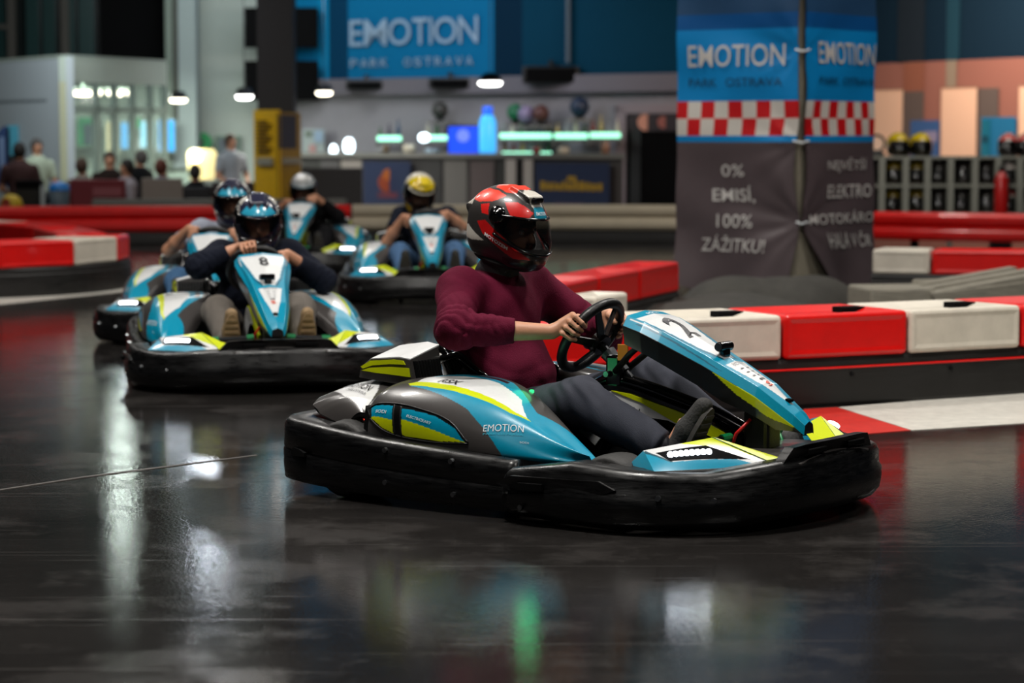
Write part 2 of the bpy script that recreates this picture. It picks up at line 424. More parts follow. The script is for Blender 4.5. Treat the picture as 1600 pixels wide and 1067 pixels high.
# painted kerb strips on the floor (parts of the floor)
m_pwhite = mat('floor_paint_white', '#c9c6bd', .4, noise=.22, nscale=14)
m_pred = mat('floor_paint_red', '#c22a22', .38, noise=.2, nscale=14)
def marking(name, pts, m, z=.003):
    n = len(pts); V = [(p[0], p[1], z) for p in pts] + [(p[0], p[1], 0) for p in pts]
    F = [tuple(range(n))] + [((i + 1) % n, i, i + n, (i + 1) % n + n) for i in range(n)]
    return put(name, (V, F), m, floor)

# ------------------------------------------------------------------ barriers
m_bred = mat('red_barrier_plastic', '#da0c08', .38, noise=.1, nscale=6, coat=.15, bump=.05, bscale=9)
m_bwhite = mat('white_barrier_plastic', '#d4ccbd', .42, noise=.14, nscale=5, coat=.1, bump=.06, bscale=9)
m_bcream = mat('cream_barrier_plastic', '#b9ae98', .45, noise=.08, nscale=4)
m_belt = mat('black_rubber_belt', '#151413', .5, noise=.5, nscale=5, rnoise=.12, stretch=(1, 1, 7))
def block_mesh(q, H):
    """hollow plastic barrier block on the plan quad q: rounded edges, lifting trough along the top, recessed track face"""
    bm = bmesh.new(); vs = [bm.verts.new((p.x, p.y, z)) for z in (0, H) for p in q]
    for f in ((3, 2, 1, 0), (4, 5, 6, 7), (0, 1, 5, 4), (1, 2, 6, 5), (2, 3, 7, 6), (3, 0, 4, 7)): bm.faces.new([vs[i] for i in f])
    bmesh.ops.bevel(bm, geom=bm.edges[:], offset=.022, segments=3, affect='EDGES', profile=.5); bm.normal_update()
    big = lambda c: max((f for f in bm.faces if c(f.normal)), key=lambda f: f.calc_area())
    top = big(lambda n: n.z > .9); bmesh.ops.inset_individual(bm, faces=[top], thickness=.12); bmesh.ops.translate(bm, verts=list(top.verts), vec=(0, 0, -.028))
    front = big(lambda n: n.y < -.9); bmesh.ops.inset_individual(bm, faces=[front], thickness=.03); bmesh.ops.translate(bm, verts=list(front.verts), vec=(0, .004, 0))
    bm.verts.index_update(); V = [tuple(v.co) for v in bm.verts]; F = [tuple(v.index for v in f.verts) for f in bm.faces]; bm.free(); return V, F
def row(P, mats, labels, z=.24, D=.56, H=.215, slot=False, skip=()):
    """a row of blocks whose track edge follows P; bodies lie to the left of P and are mitred where the row turns"""
    P = [Vector((p[0], p[1], 0)) for p in P]; n = len(P); Nn = []
    for i in range(n - 1): d = P[i + 1] - P[i]; Nn.append(Vector((-d.y, d.x, 0)).normalized())
    B = []
    for i in range(n):
        m = (Nn[max(i - 1, 0)] + Nn[min(i, n - 2)]).normalized(); B.append(P[i] + m * D / max(.5, m.dot(Nn[min(i, n - 2)])))
    for i in range(n - 1):
        if i in skip: continue
        d = P[i + 1] - P[i]; ang = math.atan2(d.y, d.x); c = (P[i] + P[i + 1] + B[i] + B[i + 1]) / 4; rot = Matrix.Rotation(-ang, 4, 'Z')
        u = d.normalized() * .008; v = (B[i + 1] - B[i]).normalized() * .008
        q = [rot @ (p - c) for p in (P[i] + u, P[i + 1] - u, B[i + 1] - v, B[i] + v)]
        o = thing('barrier_block', labels[i], 'barrier block', (c.x, c.y, z), ang)
        put('block_body', block_mesh(q, H), mats[i], o)
        if slot: put('joint_slot', rbox(d.length * .5 - .19, d.length * .5 - .05, D * .04, D * .2, H - .03, H + .001, .003), m_dark, o, label='dark joint slot')
def belt(pts, label, z0=.0, z1=.24, t=.05, group=None, seam=True, name='barrier_belt'):
    """black rubber belt running along the foot of the blocks (pts: front edge, body to the left)"""
    P = spline([(p[0], p[1], 0) for p in pts], 6); V = []; F = []; N_ = []
    for i, p in enumerate(P):
        d = P[min(i + 1, len(P) - 1)] - P[max(i - 1, 0)]; n = Vector((-d.y, d.x, 0)).normalized(); N_.append(n)
    prof = [(t, z0), (0, z0), (-.006, z0 + .02), (-.006, z1 - .06), (0, z1 - .05), (0, z1 - .02), (.01, z1), (t, z1)]
    for p, n in zip(P, N_):
        for q, z in prof: V.append((p.x + n.x * q, p.y + n.y * q, z))
    k = len(prof)
    for i in range(len(P) - 1):
        for j in range(k): F.append((i * k + j, (i + 1) * k + j, (i + 1) * k + (j + 1) % k, i * k + (j + 1) % k))
    F += [tuple(reversed(range(k))), tuple(range((len(P) - 1) * k, len(P) * k))]
    o = thing(name, label, 'barrier', group=group)
    put('rubber_band', (V, F), m_belt, o)
    if seam:
        put('red_seam', tube([(p.x - n.x * .004, p.y - n.y * .004, z1 - .052) for p, n in zip(P, N_)], .006, 6), m_bred, o, label='thin red seam')
        for i in range(1, len(P) - 1, 5):
            p, n = P[i], N_[i]; q = Vector((p.x, p.y, z1 - .085)); put('bolt', cyl(q - n * .016, q, .011, n=8), m_dsteel, o)
    return o
# near island: front row just behind the foreground kart
J = [(-.04, 10.99), (.62, 11.21), (1.30, 11.52), (1.955, 11.86), (2.585, 12.21), (3.24, 12.62)]
row(J, [m_bred, m_bwhite, m_bred, m_bwhite, m_bred],
    ['red barrier block seen through the steering wheel of kart number 2', 'white barrier block behind the number 2 front panel',
     'red barrier block in full view between two white ones at the near barrier', 'scuffed white barrier block right of the full red block',
     'red barrier block cut by the right picture edge, near barrier'], slot=True)
belt([(0, 11.02), (.3, 11.1), (.65, 11.24), (1.32, 11.55), (1.975, 11.89), (2.6, 12.24), (3.3, 12.68)], 'black rubber belt with red seam under the near red and white blocks')
# island, far side
row([(.26, 14.5), (.56, 15.45), (.87, 16.35), (1.2, 17.3)], [m_bred] * 3,
    ['red barrier block just right of the maroon sweater shoulder', 'red barrier block left of the pillar, second from its foot',
     'red barrier block running up to the foot of the printed pillar'], D=.34, z=.2)
row([(.24, 12.95), (.46, 12.85)], [m_bwhite], ['small white barrier piece behind the steering wheel hand'], D=.45, z=0, H=.455)
belt([(.27, 14.5), (.57, 15.45), (.88, 16.35), (1.2, 17.28)], 'black rubber foot strip under the far red blocks of the island', z1=.2, seam=False)
# kerb strip in front of the near belt
G = lambda px, py: tuple(gp(px, py))[:2]
marking('kerb_marking', [G(1257, 640), G(1308, 637), G(1423, 673), G(1348, 679), G(1180, 700)], m_pred)
marking('kerb_marking', [G(1310, 637), G(1600, 613), G(1800, 594), G(1800, 648), G(1600, 662), G(1425, 673)], m_pwhite)
marking('kerb_marking', [G(520, 596), G(590, 588), G(680, 590), G(690, 604), G(560, 604)], m_pred)
marking('kerb_marking', [G(590, 552), G(640, 538), G(700, 540), G(700, 566), G(630, 572)], m_pwhite)
marking('floor_seam', [G(-40, 771), G(130, 745), G(400, 711), G(402, 712), G(131, 746.5), G(-40, 772.5)], mat('floor_seam_grey', '#45413d', .5, noise=.5, nscale=30), .002)
# left loop
Lf = [(-5.3, 18.9), (-4.15, 19.55), (-3.62, 20.05), (-3.38, 20.75), (-3.37, 21.3)]
row(Lf, (m_bred, m_bred, m_bwhite, m_bred), ['long red barrier block at the left picture edge, front row', 'short red barrier block before the white one, left barrier',
        'white barrier block at the end of the left barrier', 'red end block at the tip of the left barrier'], D=.5)
belt([(-5.3, 18.93), (-4.15, 19.58), (-3.62, 20.08), (-3.37, 20.78), (-3.36, 21.3)], 'black rubber belt under the left red barrier blocks', seam=False)
row([(-3.62, 21.6), (-4.15, 23.2), (-4.85, 24.4), (-5.35, 25.0), (-6.6, 25.8)], (m_bred, m_bred, m_bwhite, m_bred), ['dark red barrier block nearest the left barrier tip, back row', 'red barrier block beside the grey-white one, back row of the left barrier', 'grey-white barrier block in the back row of the left barrier', 'dark red barrier block at the left edge, back row'], D=.45)
marking('lane_line', [G(-60, 472), G(215, 445), G(228, 452), G(-60, 482)], m_pwhite)
# far guard rails of rounded plastic along the back of the track
def rail(pts, m, label, z0=.16, z1=.47):
    P = spline([(p[0], p[1], 0) for p in pts], 6); V = []; F = []; h = z1 - z0
    prof = [(.16, z0), (.03, z0), (.0, z0 + .04), (.0, z0 + .1), (.045, z0 + h * .5), (0, z1 - .1), (0, z1 - .04), (.03, z1), (.16, z1)]
    k = len(prof)
    for i, p in enumerate(P):
        d = P[min(i + 1, len(P) - 1)] - P[max(i - 1, 0)]; n = Vector((-d.y, d.x, 0)).normalized()
        for q, z in prof: V.append((p.x + n.x * q, p.y + n.y * q, z))
    for i in range(len(P) - 1):
        for j in range(k): F.append((i * k + j, (i + 1) * k + j, (i + 1) * k + (j + 1) % k, i * k + (j + 1) % k))
    F += [tuple(reversed(range(k))), tuple(range((len(P) - 1) * k, len(P) * k))]
    o = thing('guard_rail', label, 'guard rail', group='far track rails')
    put('rail_beam', (V, F), m, o)
    for i in range(0, len(P) - 1, 4):
        p = P[i]; put('rail_post', box(p.x + .02, p.x + .1, p.y + .05, p.y + .13, 0, z0 + .1), m_dark, o)
    return o
rail([(-7.2, 29.0), (-6.5, 29.2)], m_bcream, 'cream rail end at the left picture edge')
rail([(-6.4, 29.2), (-4, 29.5), (-2.0, 30.0)], m_bred, 'long red far rail behind the karts, left part')
rail([(-1.98, 30.0), (0, 30.1), (2.3, 29.8)], m_bcream, 'long cream far rail behind the maroon driver')
rail([(2.33, 29.8), (3.6, 27.6)], m_bred, 'red far rail piece hidden behind the printed pillar')
rail([(3.6, 27.5), (5, 26.6), (7, 25.9)], m_bred, 'red far rail below the helmet shelves')
belt([(-7.2, 29.05), (-4, 29.55), (-2, 30.05), (0, 30.15), (2.3, 29.85)], 'dark rubber foot strip under the far rails', z1=.16, seam=False)
# rows right of the pillar
Jc = [(2.75, 18.5), (3.18, 18.35), (3.95, 18.2), (4.7, 18.1)]
row(Jc, (m_bwhite, m_bred, m_bred), ['white barrier block at the right foot of the pillar', 'red barrier block behind the worn grey boards', 'red barrier block right of the worn grey boards, picture edge'], D=.4, z=.26, H=.19)
belt(Jc, 'black rubber belt behind the worn grey boards', z1=.26, seam=False)

# ------------------------------------------------------------------ printed pillar
PF = Vector((2.29, 19.2, 0)); PA, PW = R(37), 1.15
pl = Vector((-math.cos(PA), math.sin(PA), 0)); pr = Vector((math.sin(PA), math.cos(PA), 0))      # along the left and right faces
def pil(u, w, z): return PF + pl * (u * PW) + pr * (w * PW) + Vector((0, 0, z))
m_conc = mat('beige_concrete', '#8f8877', .8, noise=.12)
pv = [pil(u, w, z) for z in (0, 6.6) for u, w in ((.03, .03), (.97, .03), (.97, .97), (.03, .97))]
structure(put('pillar', ([tuple(v) for v in pv], [(0, 1, 2, 3), (7, 6, 5, 4), (1, 0, 4, 5), (2, 1, 5, 6), (3, 2, 6, 7), (0, 3, 7, 4)]), m_conc))
m_ban = [mat('banner_deep_blue', '#11518f', .32, bump=.1, bscale=5), mat('banner_blue', '#0d83c6', .34), mat('banner_red', '#c4161c', .4), mat('banner_white', '#cfcac2', .42),
         mat('banner_brown', '#554a4d', .4, noise=.05), mat('banner_navy', '#27486b', .36)]
Zy = lambda py: 1.3 + (215 - py) * 19.4 / 3778
def banner(side, label):
    nx, zs = 44, []
    for a, b, n in ((453, 440, 2), (440, 222, 40), (222, 212, 3), (212, 185, 6), (185, 158, 6), (158, 46, 22), (46, 22, 6), (22, -260, 30)):
        zs += [a + (b - a) * i / n for i in range(n)]
    zs.append(-260)
    def disp(t, py):
        # t: 0 at the free corner edge, 1 at the far edge; folds radiate from the corner ties
        q = 0
        for ty, amp, w in ((345, .016, 26), (222, .010, 20), (80, .009, 16)):
            dy = (py - ty); dist = math.hypot(t * 190, dy); an = math.atan2(dy, t * 190 + 6)
            q += amp * (1 if side < 0 else .55) * math.exp(-dist / 95) * (math.sin(an * (3 if side < 0 else 4) + ty) + .5 * math.sin(an * 11 + 1.7)) * min(1, dist / w)
        q += .006 * math.sin(py * .05 + t * 5) + .007 * math.sin(t * 9 - py * .023)
        low = max(0, (py - 360) / 90); q += low * .045 * math.sin(t * 7.5 + (0 if side < 0 else 1.4)) + low * .03
        return q + .02
    def edge(py):
        g = 0.016 + .012 * math.sin(py * .031)
        g += .05 * math.exp(-((py - 130) / 42) ** 2) * (.9 if side > 0 else .35)
        if py > 345: g += (py - 345) / 100 * (.30 if side > 0 else .05)
        if 195 < py < 345: g += .018 * math.sin((py - 195) / 150 * math.pi)
        return g
    def P(t, py, off=0):
        e = edge(py); u = e + (1.01 - e) * t; q = disp(t, py) + off
        hem = 0
        if py > 430: hem = (.05 * math.sin(t * 6 + 1) if side < 0 else .04 * math.sin(t * 8) - .04)
        z = max(Zy(py) + hem * min(1, (py - 430) / 20) if py > 430 else Zy(py), .03)
        return tuple(pil(u, -q / PW, z)) if side < 0 else tuple(pil(-q / PW, u, z))
    V = [P(i / nx, py) for i in range(nx + 1) for py in zs]; k = len(zs); F = []; mi = []
    for i in range(nx):
        for j in range(k - 1):
            f = (i * k + j, (i + 1) * k + j, (i + 1) * k + j + 1, i * k + j + 1); F.append(f if side < 0 else tuple(reversed(f)))
            pc = (zs[j] + zs[j + 1]) / 2; t = (i + .5) / nx
            if pc > 222: c = 4
            elif pc > 212: c = 1
            elif pc > 158: c = 2 + ((int(t * 8.8) + (0 if pc > 185 else 1) + (1 if side < 0 else 0)) % 2)
            elif pc > 46: c = 1
            elif pc > 20: c = 0
            else: c = 5
            mi.append(c)
    F = [tuple(reversed(f)) for f in F]
    o = thing('pillar_banner', label, 'banner', PF)
    off = Vector(PF); V = [tuple(Vector(v) - off) for v in V]
    n0 = len(V); inw = (pr if side < 0 else pl) * .006
    V2 = V + [tuple(Vector(v) + inw) for v in V]; F2 = F + [tuple(reversed([i + n0 for i in f])) for f in F]
    put('banner_sheet', (V2, F2), m_ban, o, smooth=True, mi=mi + mi)
    def word(s, t0, t1, py0, py1, m, bold=0):
        def fn(u, v):
            t = (t0 + (t1 - t0) * u) if side > 0 else (1 - (t0 + (t1 - t0) * u)); py = py1 + (py0 - py1) * v
            return tuple(Vector(P(t, py, .012)) - off)
        put('lettering', text_quad(s, 0, 0, 0, bold=bold, fn=fn), m, o, smooth=False)
    wm, gm = mat('banner_print_silver', '#c9c6c2', .5), mat('banner_print_dark', '#0b3c5e', .5)
    if side < 0:
        word('EMOTION', .10, .90, 70, 104, wm, .004); word('PARK', .10, .34, 122, 135, gm); word('OSTRAVA', .42, .88, 122, 135, gm)
        word('0%', .39, .585, 257, 276, wm); word('EMISÍ,', .31, .665, 290, 318, wm, .008); word('100%', .345, .64, 335, 356, wm); word('ZÁŽITKU!', .22, .77, 368, 394, wm)
    else:
        word('EMOTION', .16, .97, 66, 100, wm, .004); word('PARK', .16, .42, 120, 132, gm); word('OSTRAVA', .48, .98, 120, 132, gm)
        word('NEJVĚTŠÍ', .28, .86, 246, 270, wm); word('ELEKTRO', .30, .93, 289, 310, wm, .006); word('MOTOKÁRO', .08, .97, 330, 350, wm, .006); word('HALA', .26, .58, 364, 389, wm); word('V', .62, .70, 367, 389, wm); word('ČR', .74, .93, 364, 389, wm)
    for ty in (80, 220, 345):
        if side < 0:
            a = Vector(P(.02, ty, .01)); put('tie', tube([tuple(a - off), tuple(pil(-.015, -.015, Zy(ty + 3)) - off), tuple(pil(-.03, .05, Zy(ty)) - off)], .009, 6), m_winkt, o)
    return o
banner(-1, 'printed banner on the pillar reading 0% EMISÍ, nearest face')
banner(1, 'printed banner on the pillar reading NEJVĚTŠÍ ELEKTRO')
# rubber mats heaped round the pillar foot
m_mat = mat('worn_rubber_mat', '#3a3833', .8, noise=.3, nscale=9, bump=.4, bscale=30)
def mat_heap(name, c, rx, ry, h, rz, label, seed):
    r = np.random.default_rng(seed); ph = r.uniform(0, 6, 6)
    def fn(u, v):
        a = 2 * math.pi * u; s = v
        rad = 1 + .1 * math.sin(2 * a + ph[0]) + .06 * math.sin(5 * a + ph[1])
        x, y = rx * rad * s * math.cos(a), ry * rad * s * math.sin(a)
        z = h * (1 - s ** 4) + .02 * math.sin(x * 7 + ph[2]) * (1 - s ** 3) + .015 * math.sin(y * 9 + ph[3]) * (1 - s ** 3) + .008 * math.sin(24 * y + 5 * x)* (1 - s ** 3)
        return (x, y, max(z, .004))
    o = put(name, grid(fn, 48, 14, True), m_mat, smooth=True, loc=c, rot=(0, 0, rz)); tag(o, label, 'rubber mat'); return o
mat_heap('rubber_mat', (1.42, 16.9, 0), .92, 1.2, .17, R(-20), 'grey rubber mat lying before the printed pillar', 1)
mat_heap('rubber_mat', (1.15, 14.3, 0), .8, 1.05, .12, R(-12), 'worn grey rubber mat inside the near barrier island', 2)
mat_heap('rubber_mat', (1.95, 18.3, 0), .75, .6, .25, R(10), 'folded black rubber mat under the pillar banner', 3)
# worn grey boards and box right of the pillar
m_board = mat('weathered_grey_board', '#8a8578', .75, noise=.35, nscale=7, stretch=(1, 9, 9), bump=.3, bscale=14)
wb = thing('worn_crate', 'worn grey plank crate on the floor right of the pillar', 'crate', (2.95, 16.4, 0), R(10))
put('crate_side', rbox(-.62, -.16, -.25, .25, .0, .30, .02), m_board, wb)
for i in range(4): put('plank', xf(rbox(-.16, .62, -.28 + .14 * i, -.15 + .14 * i, .26, .30, .008), Matrix.Rotation(R(-9), 4, 'Y') @ Matrix.Translation((0, 0, .02 * (i % 2)))), m_board, wb)
put('crate_front', xf(rbox(-.16, .62, -.29, -.25, .02, .29, .01), Matrix.Rotation(R(-6), 4, 'Y')), m_board, wb)
put('hand_hole', rbox(-.48, -.30, -.262, -.24, .05, .19, .02), m_dark, wb)
put('crate_back', rbox(-.16, .6, .2, .26, 0, .33, .02), m_board, wb)
ob = put('orange_helmet_shell', grid(lambda u, v: (.14 * math.sin(v * 1.57) * math.cos(6.283 * u), .14 * math.sin(v * 1.57) * math.sin(6.283 * u), .12 * math.cos(v * 1.57)), 20, 8, False), mat('orange_brown_plastic', '#8a4a1e', .5), smooth=True, loc=(3.72, 17.2, 0))
tag(ob, 'small orange brown dome on the floor by the right barrier', 'dome')

# ------------------------------------------------------------------ high-bay fixtures at the lamp places
m_lamp = mat('lamp_diffuser', '#ffffff', .5, emit=(1, .97, .92), estr=6)
for i, (hx, hy, hp) in enumerate(HIGHBAY):
    f = thing('high_bay_lamp', 'ceiling lamp hanging over the ' + ['near left of the track', 'foreground kart', 'near barrier corner', 'left lane before kart number 8', 'near barrier island', 'left barrier loop', 'kart of the yellow helmet', 'worn grey crate', 'farthest kart', 'far red rail by the rack', 'helmet rack', 'board row by the booth'][i], 'lamp', (hx, hy, 6.3), 0, 'high-bay lamps')
    put('housing', rbox(-.62, .62, -.3, .3, .03, .13, .02), m_dsteel, f); put('diffuser', rbox(-.57, .57, -.25, .25, .0, .03, .005), m_lamp, f)
    for s in (-.5, .5): put('hanger', cyl((s, 0, .12), (s, 0, .31), .008, n=6), m_steel, f)

# ================================================================== the kart (local frame: x forward, y left, z up, origin on the floor)
def sweep(path, prof, closed=False):
    """path: list of (Vector, nx, ny) stations; prof(i) -> list of (inward, z)"""
    V = []; F = []; k = None
    for i, (p, n) in enumerate(path):
        pr_ = prof(i); k = len(pr_)
        for q, z in pr_: V.append((p.x + n.x * q, p.y + n.y * q, z))
    for i in range(len(path) - 1):
        for j in range(k): F.append((i * k + j, (i + 1) * k + j, (i + 1) * k + (j + 1) % k, i * k + (j + 1) % k))
    F += [tuple(reversed(range(k))), tuple(range((len(path) - 1) * k, len(path) * k))]
    return V, F
def plan_path(half, n=6):
    full = half + [(x, -y) for x, y in reversed(half[:-1])]
    P = spline([(x, y, 0) for x, y in full], n); out = []
    for i, p in enumerate(P):
        d = (P[min(i + 1, len(P) - 1)] - P[max(i - 1, 0)]).normalized(); n_ = Vector((-d.y, d.x, 0))
        if n_.dot(Vector((0, 0, 0)) - p) < 0: n_ = -n_
        out.append((p, n_))
    return out
def fixn(vf):
    bm = bmesh.new(); vs = [bm.verts.new(v) for v in vf[0]]
    for f in vf[1]:
        try: bm.faces.new([vs[i] for i in f])
        except ValueError: pass
    bmesh.ops.recalc_face_normals(bm, faces=bm.faces[:]); bm.verts.index_update()
    V = [tuple(v.co) for v in bm.verts]; F = [tuple(v.index for v in f.verts) for f in bm.faces]; bm.free(); return V, F
def both(name, vf, m, parent, **k):
    a = put(name, vf, m, parent, **k); b = put(name, mirror(vf), m, parent, **k); return a, b

WC, WR = Vector((-.01, 0, .582)), .145                      # steering wheel centre and radius
WN = Vector((-.24, 0, .16)).normalized()                    # wheel axis, towards the driver
WU = Vector((.16, 0, .24)).normalized()                     # up along the wheel plane
def rim(phi, r=WR): return WC + WU * (r * math.sin(phi)) + Vector((0, 1, 0)) * (-r * math.cos(phi))   # phi 0: right hand side

def panel_sect(x):
    xs = [.225, .30, .37, .53, .73, .86, .895]
    w = interp(x, xs, [.145, .150, .142, .108, .084, .052, .034]); z = interp(x, xs, [.672, .652, .622, .545, .445, .352, .318])
    return w, z

def build_kart():
    k = thing('racing_kart', 'x', 'kart')
    # ---- bumpers
    rb_ = plan_path([(.12, -.655), (-.15, -.675), (-.5, -.665), (-.82, -.64), (-.985, -.575), (-1.045, -.44), (-1.065, -.2), (-1.07, 0)])
    def rprof(i):
        x = rb_[i][0].x; zt = interp(x, [-1.05, -.85, -.5, -.1, .12], [.275, .268, .236, .214, .2]); zb = interp(x, [-1.05, -.6, .12], [.055, .035, .025])
        w = interp(x, [-1.05, -.75, -.5, .12], [.13, .115, .075, .06])
        return [(.0, zb), (-.004, zb + .05), (-.004, (zb + zt) / 2 - .006), (.002, (zb + zt) / 2), (-.003, (zb + zt) / 2 + .006), (0, zt - .03), (.008, zt - .012), (.022, zt), (w - .02, zt + .004), (w, zt - .014), (w, zt - .05), (.05, zb)]
    put('rear_bumper', fixn(sweep(rb_, rprof)), m_bumper, k, smooth=True)
    fb = plan_path([(.06, -.60), (.085, -.675), (.18, -.715), (.4, -.73), (.62, -.71), (.80, -.615), (.925, -.46), (.995, -.27), (1.02, -.1), (1.025, 0)])
    def fprof(i):
        x, y = fb[i][0].x, abs(fb[i][0].y)
        zt = interp(x, [.06, .12, .4, .62, .85, .96, 1.02], [.150, .185, .226, .214, .205, .226, .238]); zb = interp(x, [.06, .5, .9, 1.02], [.03, .015, .022, .045])
        bl = interp(x, [.06, .3, .7, 1.0], [0, .012, .016, .01]); w = interp(x, [.06, .4, .8, 1.02], [.08, .11, .10, .07])
        return [(.02, zb), (-bl * .4, zb + .03), (-bl, zb + .07), (-bl, zt - .09), (-bl * .2, zt - .075), (0, zt - .03), (.01, zt - .01), (.026, zt), (w, zt), (w + .01, zt - .04), (.07, zb)]
    fbo = put('front_bumper', fixn(sweep(fb, fprof)), m_bumper, k, smooth=True)
    both('side_step', fixn(prism([(.10, .135), (.16, .165), (.52, .175), (.58, .15), (.52, .125), (.16, .115)], -.748, -.70, lambda u, v, d: (u, d + .014 * abs(u - .35) / .25, v))), m_bumper, k)
    both('bumper_slot', fixn(prism([(.16, .135), (.20, .146), (.30, .148), (.30, .128), (.2, .122)], -.752, -.73, lambda u, v, d: (u, d, v))), m_dark, k)
    both('bumper_slot', fixn(prism([(-.93, .15), (-.90, .17), (-.86, .168), (-.82, .158), (-.82, .144), (-.9, .138)], -.66, -.60, lambda u, v, d: (u, d + (-u - .82) * .42, v))), m_dark, k)
    put('bumper_handle', fixn(prism([(-.34, .19), (-.30, .235), (-.262, .272), (-.2, .278), (0, .281), (.2, .278), (.262, .272), (.30, .235), (.34, .19)], .965, 1.0, lambda u, v, d: (d + .012 - .42 * u * u, u, v))), m_bumper, k)
    for yy in (-.135, .135): put('bumper_slot', rbox(1.0, 1.0085, yy - .06, yy + .06, .243, .263, .004), m_dark, k)
    for x, y, z in ((-.43, -.673, .20), (-.43, -.673, .085), (-.13, -.682, .185), (-.12, -.682, .07), (.72, -.685, .13), (.86, -.565, .12), (.95, -.41, .1), (.2, -.728, .06)):
        n = Vector((0.35 if x > .7 else 0, -1, 0)).normalized()
        both('bolt', cyl(Vector((x, y, z)) - n * .01, Vector((x, y, z)) + n * .006, .0095, n=8), m_steel, k)
    # ---- chassis
    tray = [(-.95, .42), (-.5, .56), (.35, .58), (.75, .48), (.92, .2)]
    poly = [(x, -y) for x, y in tray] + [(x, y) for x, y in reversed(tray)]
    put('floor_tray', fixn(prism(poly, .045, .058, lambda u, v, d: (u, v, d))), m_black, k)
    for s in (-1, 1): put('chassis_tube', tube(spline([(-.9, s * .3, .09), (-.3, s * .32, .09), (.2, s * .2, .085), (.8, s * .16, .085)], 5), .016, 8), m_dsteel, k, smooth=True)
    put('rear_axle', cyl((-.68, -.45, .14), (-.68, .45, .14), .02, n=10), m_dsteel, k)
    put('front_crossbar', cyl((.47, -.42, .12), (.47, .42, .12), .018, n=10), m_dsteel, k)
    for (x, y, r, w, nm) in ((-.68, .52, .142, .105, 'rear_wheel'), (.46, .535, .122, .075, 'front_wheel')):
        for s in (-1, 1):
            hw = w
            prof = [(r * .5, -hw * .8), (r * .86, -hw), (r * .97, -hw * .8), (r, -hw * .45), (r, hw * .45), (r * .97, hw * .8), (r * .86, hw), (r * .5, hw * .8)]
            wh = put(nm, lathe(prof, (x, s * y, r), (0, 1, 0), 28, True), m_rubber, k, smooth=True)
            put('rim', lathe([(.001, s * hw * .5), (r * .3, s * hw * .55), (r * .5, s * hw * .8), (r * .52, s * hw * .84), (r * .52, -s * hw * .7), (.001, -s * hw * .4)], (x, s * y, r), (0, 1, 0), 20), m_dsteel, wh, smooth=True)
    # ---- side pods (loft, painted livery)
    xs = [-.635, -.56, -.46, -.34, -.2, -.06, .08, .2, .30, .345]
    tab = lambda ys: smoothtab(xs, ys)
    yi = tab([-.37, -.30, -.25, -.235, -.245, -.29, -.355, -.41, -.455, -.48]); zi = tab([.335, .405, .428, .436, .428, .392, .332, .272, .225, .205])
    yc = tab([-.47, -.44, -.42, -.415, -.42, -.435, -.46, -.485, -.505, -.51]); zc = tab([.325, .408, .432, .436, .426, .394, .330, .268, .222, .204])
    yo = tab([-.55, -.585, -.598, -.602, -.60, -.592, -.575, -.555, -.53, -.515]); zo = tab([.27, .315, .33, .328, .312, .285, .25, .222, .205, .199])
    yb = tab([-.55, -.59, -.605, -.61, -.612, -.605, -.585, -.56, -.532, -.516]); zb = tab([.225, .225, .222, .22, .216, .21, .204, .198, .194, .196])
    nu, nv = 300, 200
    V = []; uv = []
    for i in range(nu + 1):
        x = -.635 + .98 * i / nu
        C = spline([(yi(x) + .03, zi(x) - .05, 0), (yi(x), zi(x), 0), (yc(x), zc(x), 0), ((yc(x) + yo(x)) / 2 - .018, (zc(x) + zo(x)) / 2 + .022, 0), (yo(x), zo(x), 0), (yb(x), zb(x), 0), (yb(x) + .03, zb(x) - .03, 0)], 24)
        for j in range(nv + 1):
            t = j / nv * (len(C) - 1); a = int(min(t, len(C) - 2)); f = t - a; p = C[a].lerp(C[a + 1], f)
            V.append((x, p.x, p.y)); uv.append((x, j / nv))
    F = [(i * (nv + 1) + j, i * (nv + 1) + j + 1, (i + 1) * (nv + 1) + j + 1, (i + 1) * (nv + 1) + j) for i in range(nu) for j in range(nv)]
    uv = np.array(uv); POD_UV.append(uv)
    me = big_mesh('side_pod', V, np.array(F)); me.flip_normals(); paint_pod(me, uv); put('side_pod', me, m_livery, k, smooth=True)
    Vm, Fm = mirror((V, F)); me = big_mesh('side_pod', Vm, np.array(Fm)); me.flip_normals(); paint_pod(me, uv); pod_l = put('side_pod', me, m_livery, k, smooth=True)
    both('pod_skirt', fixn(prism([(-.62, -.40), (-.58, -.585), (-.2, -.605), (.1, -.58), (.34, -.515), (.3, -.46), (0, -.33), (-.4, -.26)], .06, .20, lambda u, v, d: (u, v, d))), m_black, k)
    both('pod_side_box', fixn(prism([(-.24, .41), (-.02, .345), (-.0, .10), (-.30, .10)], -.30, -.215, lambda u, v, d: (u, d - max(0, u + .1) * .3, v))), m_carbon, k)
    # creases standing proud of the pod
    def podp(x, v):
        C = spline([(yi(x) + .03, zi(x) - .05, 0), (yi(x), zi(x), 0), (yc(x), zc(x), 0), ((yc(x) + yo(x)) / 2 - .018, (zc(x) + zo(x)) / 2 + .022, 0), (yo(x), zo(x), 0), (yb(x), zb(x), 0), (yb(x) + .03, zb(x) - .03, 0)], 24)
        t = v * (len(C) - 1); a = int(min(t, len(C) - 2)); p = C[a].lerp(C[a + 1], t - a); return Vector((x, p.x, p.y))
    PODP.append(podp)
    for pts, r in POD_CREASE: both('pod_crease', tube([podp(a, b) for a, b in spline2(pts, 5)], r, 6), m_black, k, smooth=True)
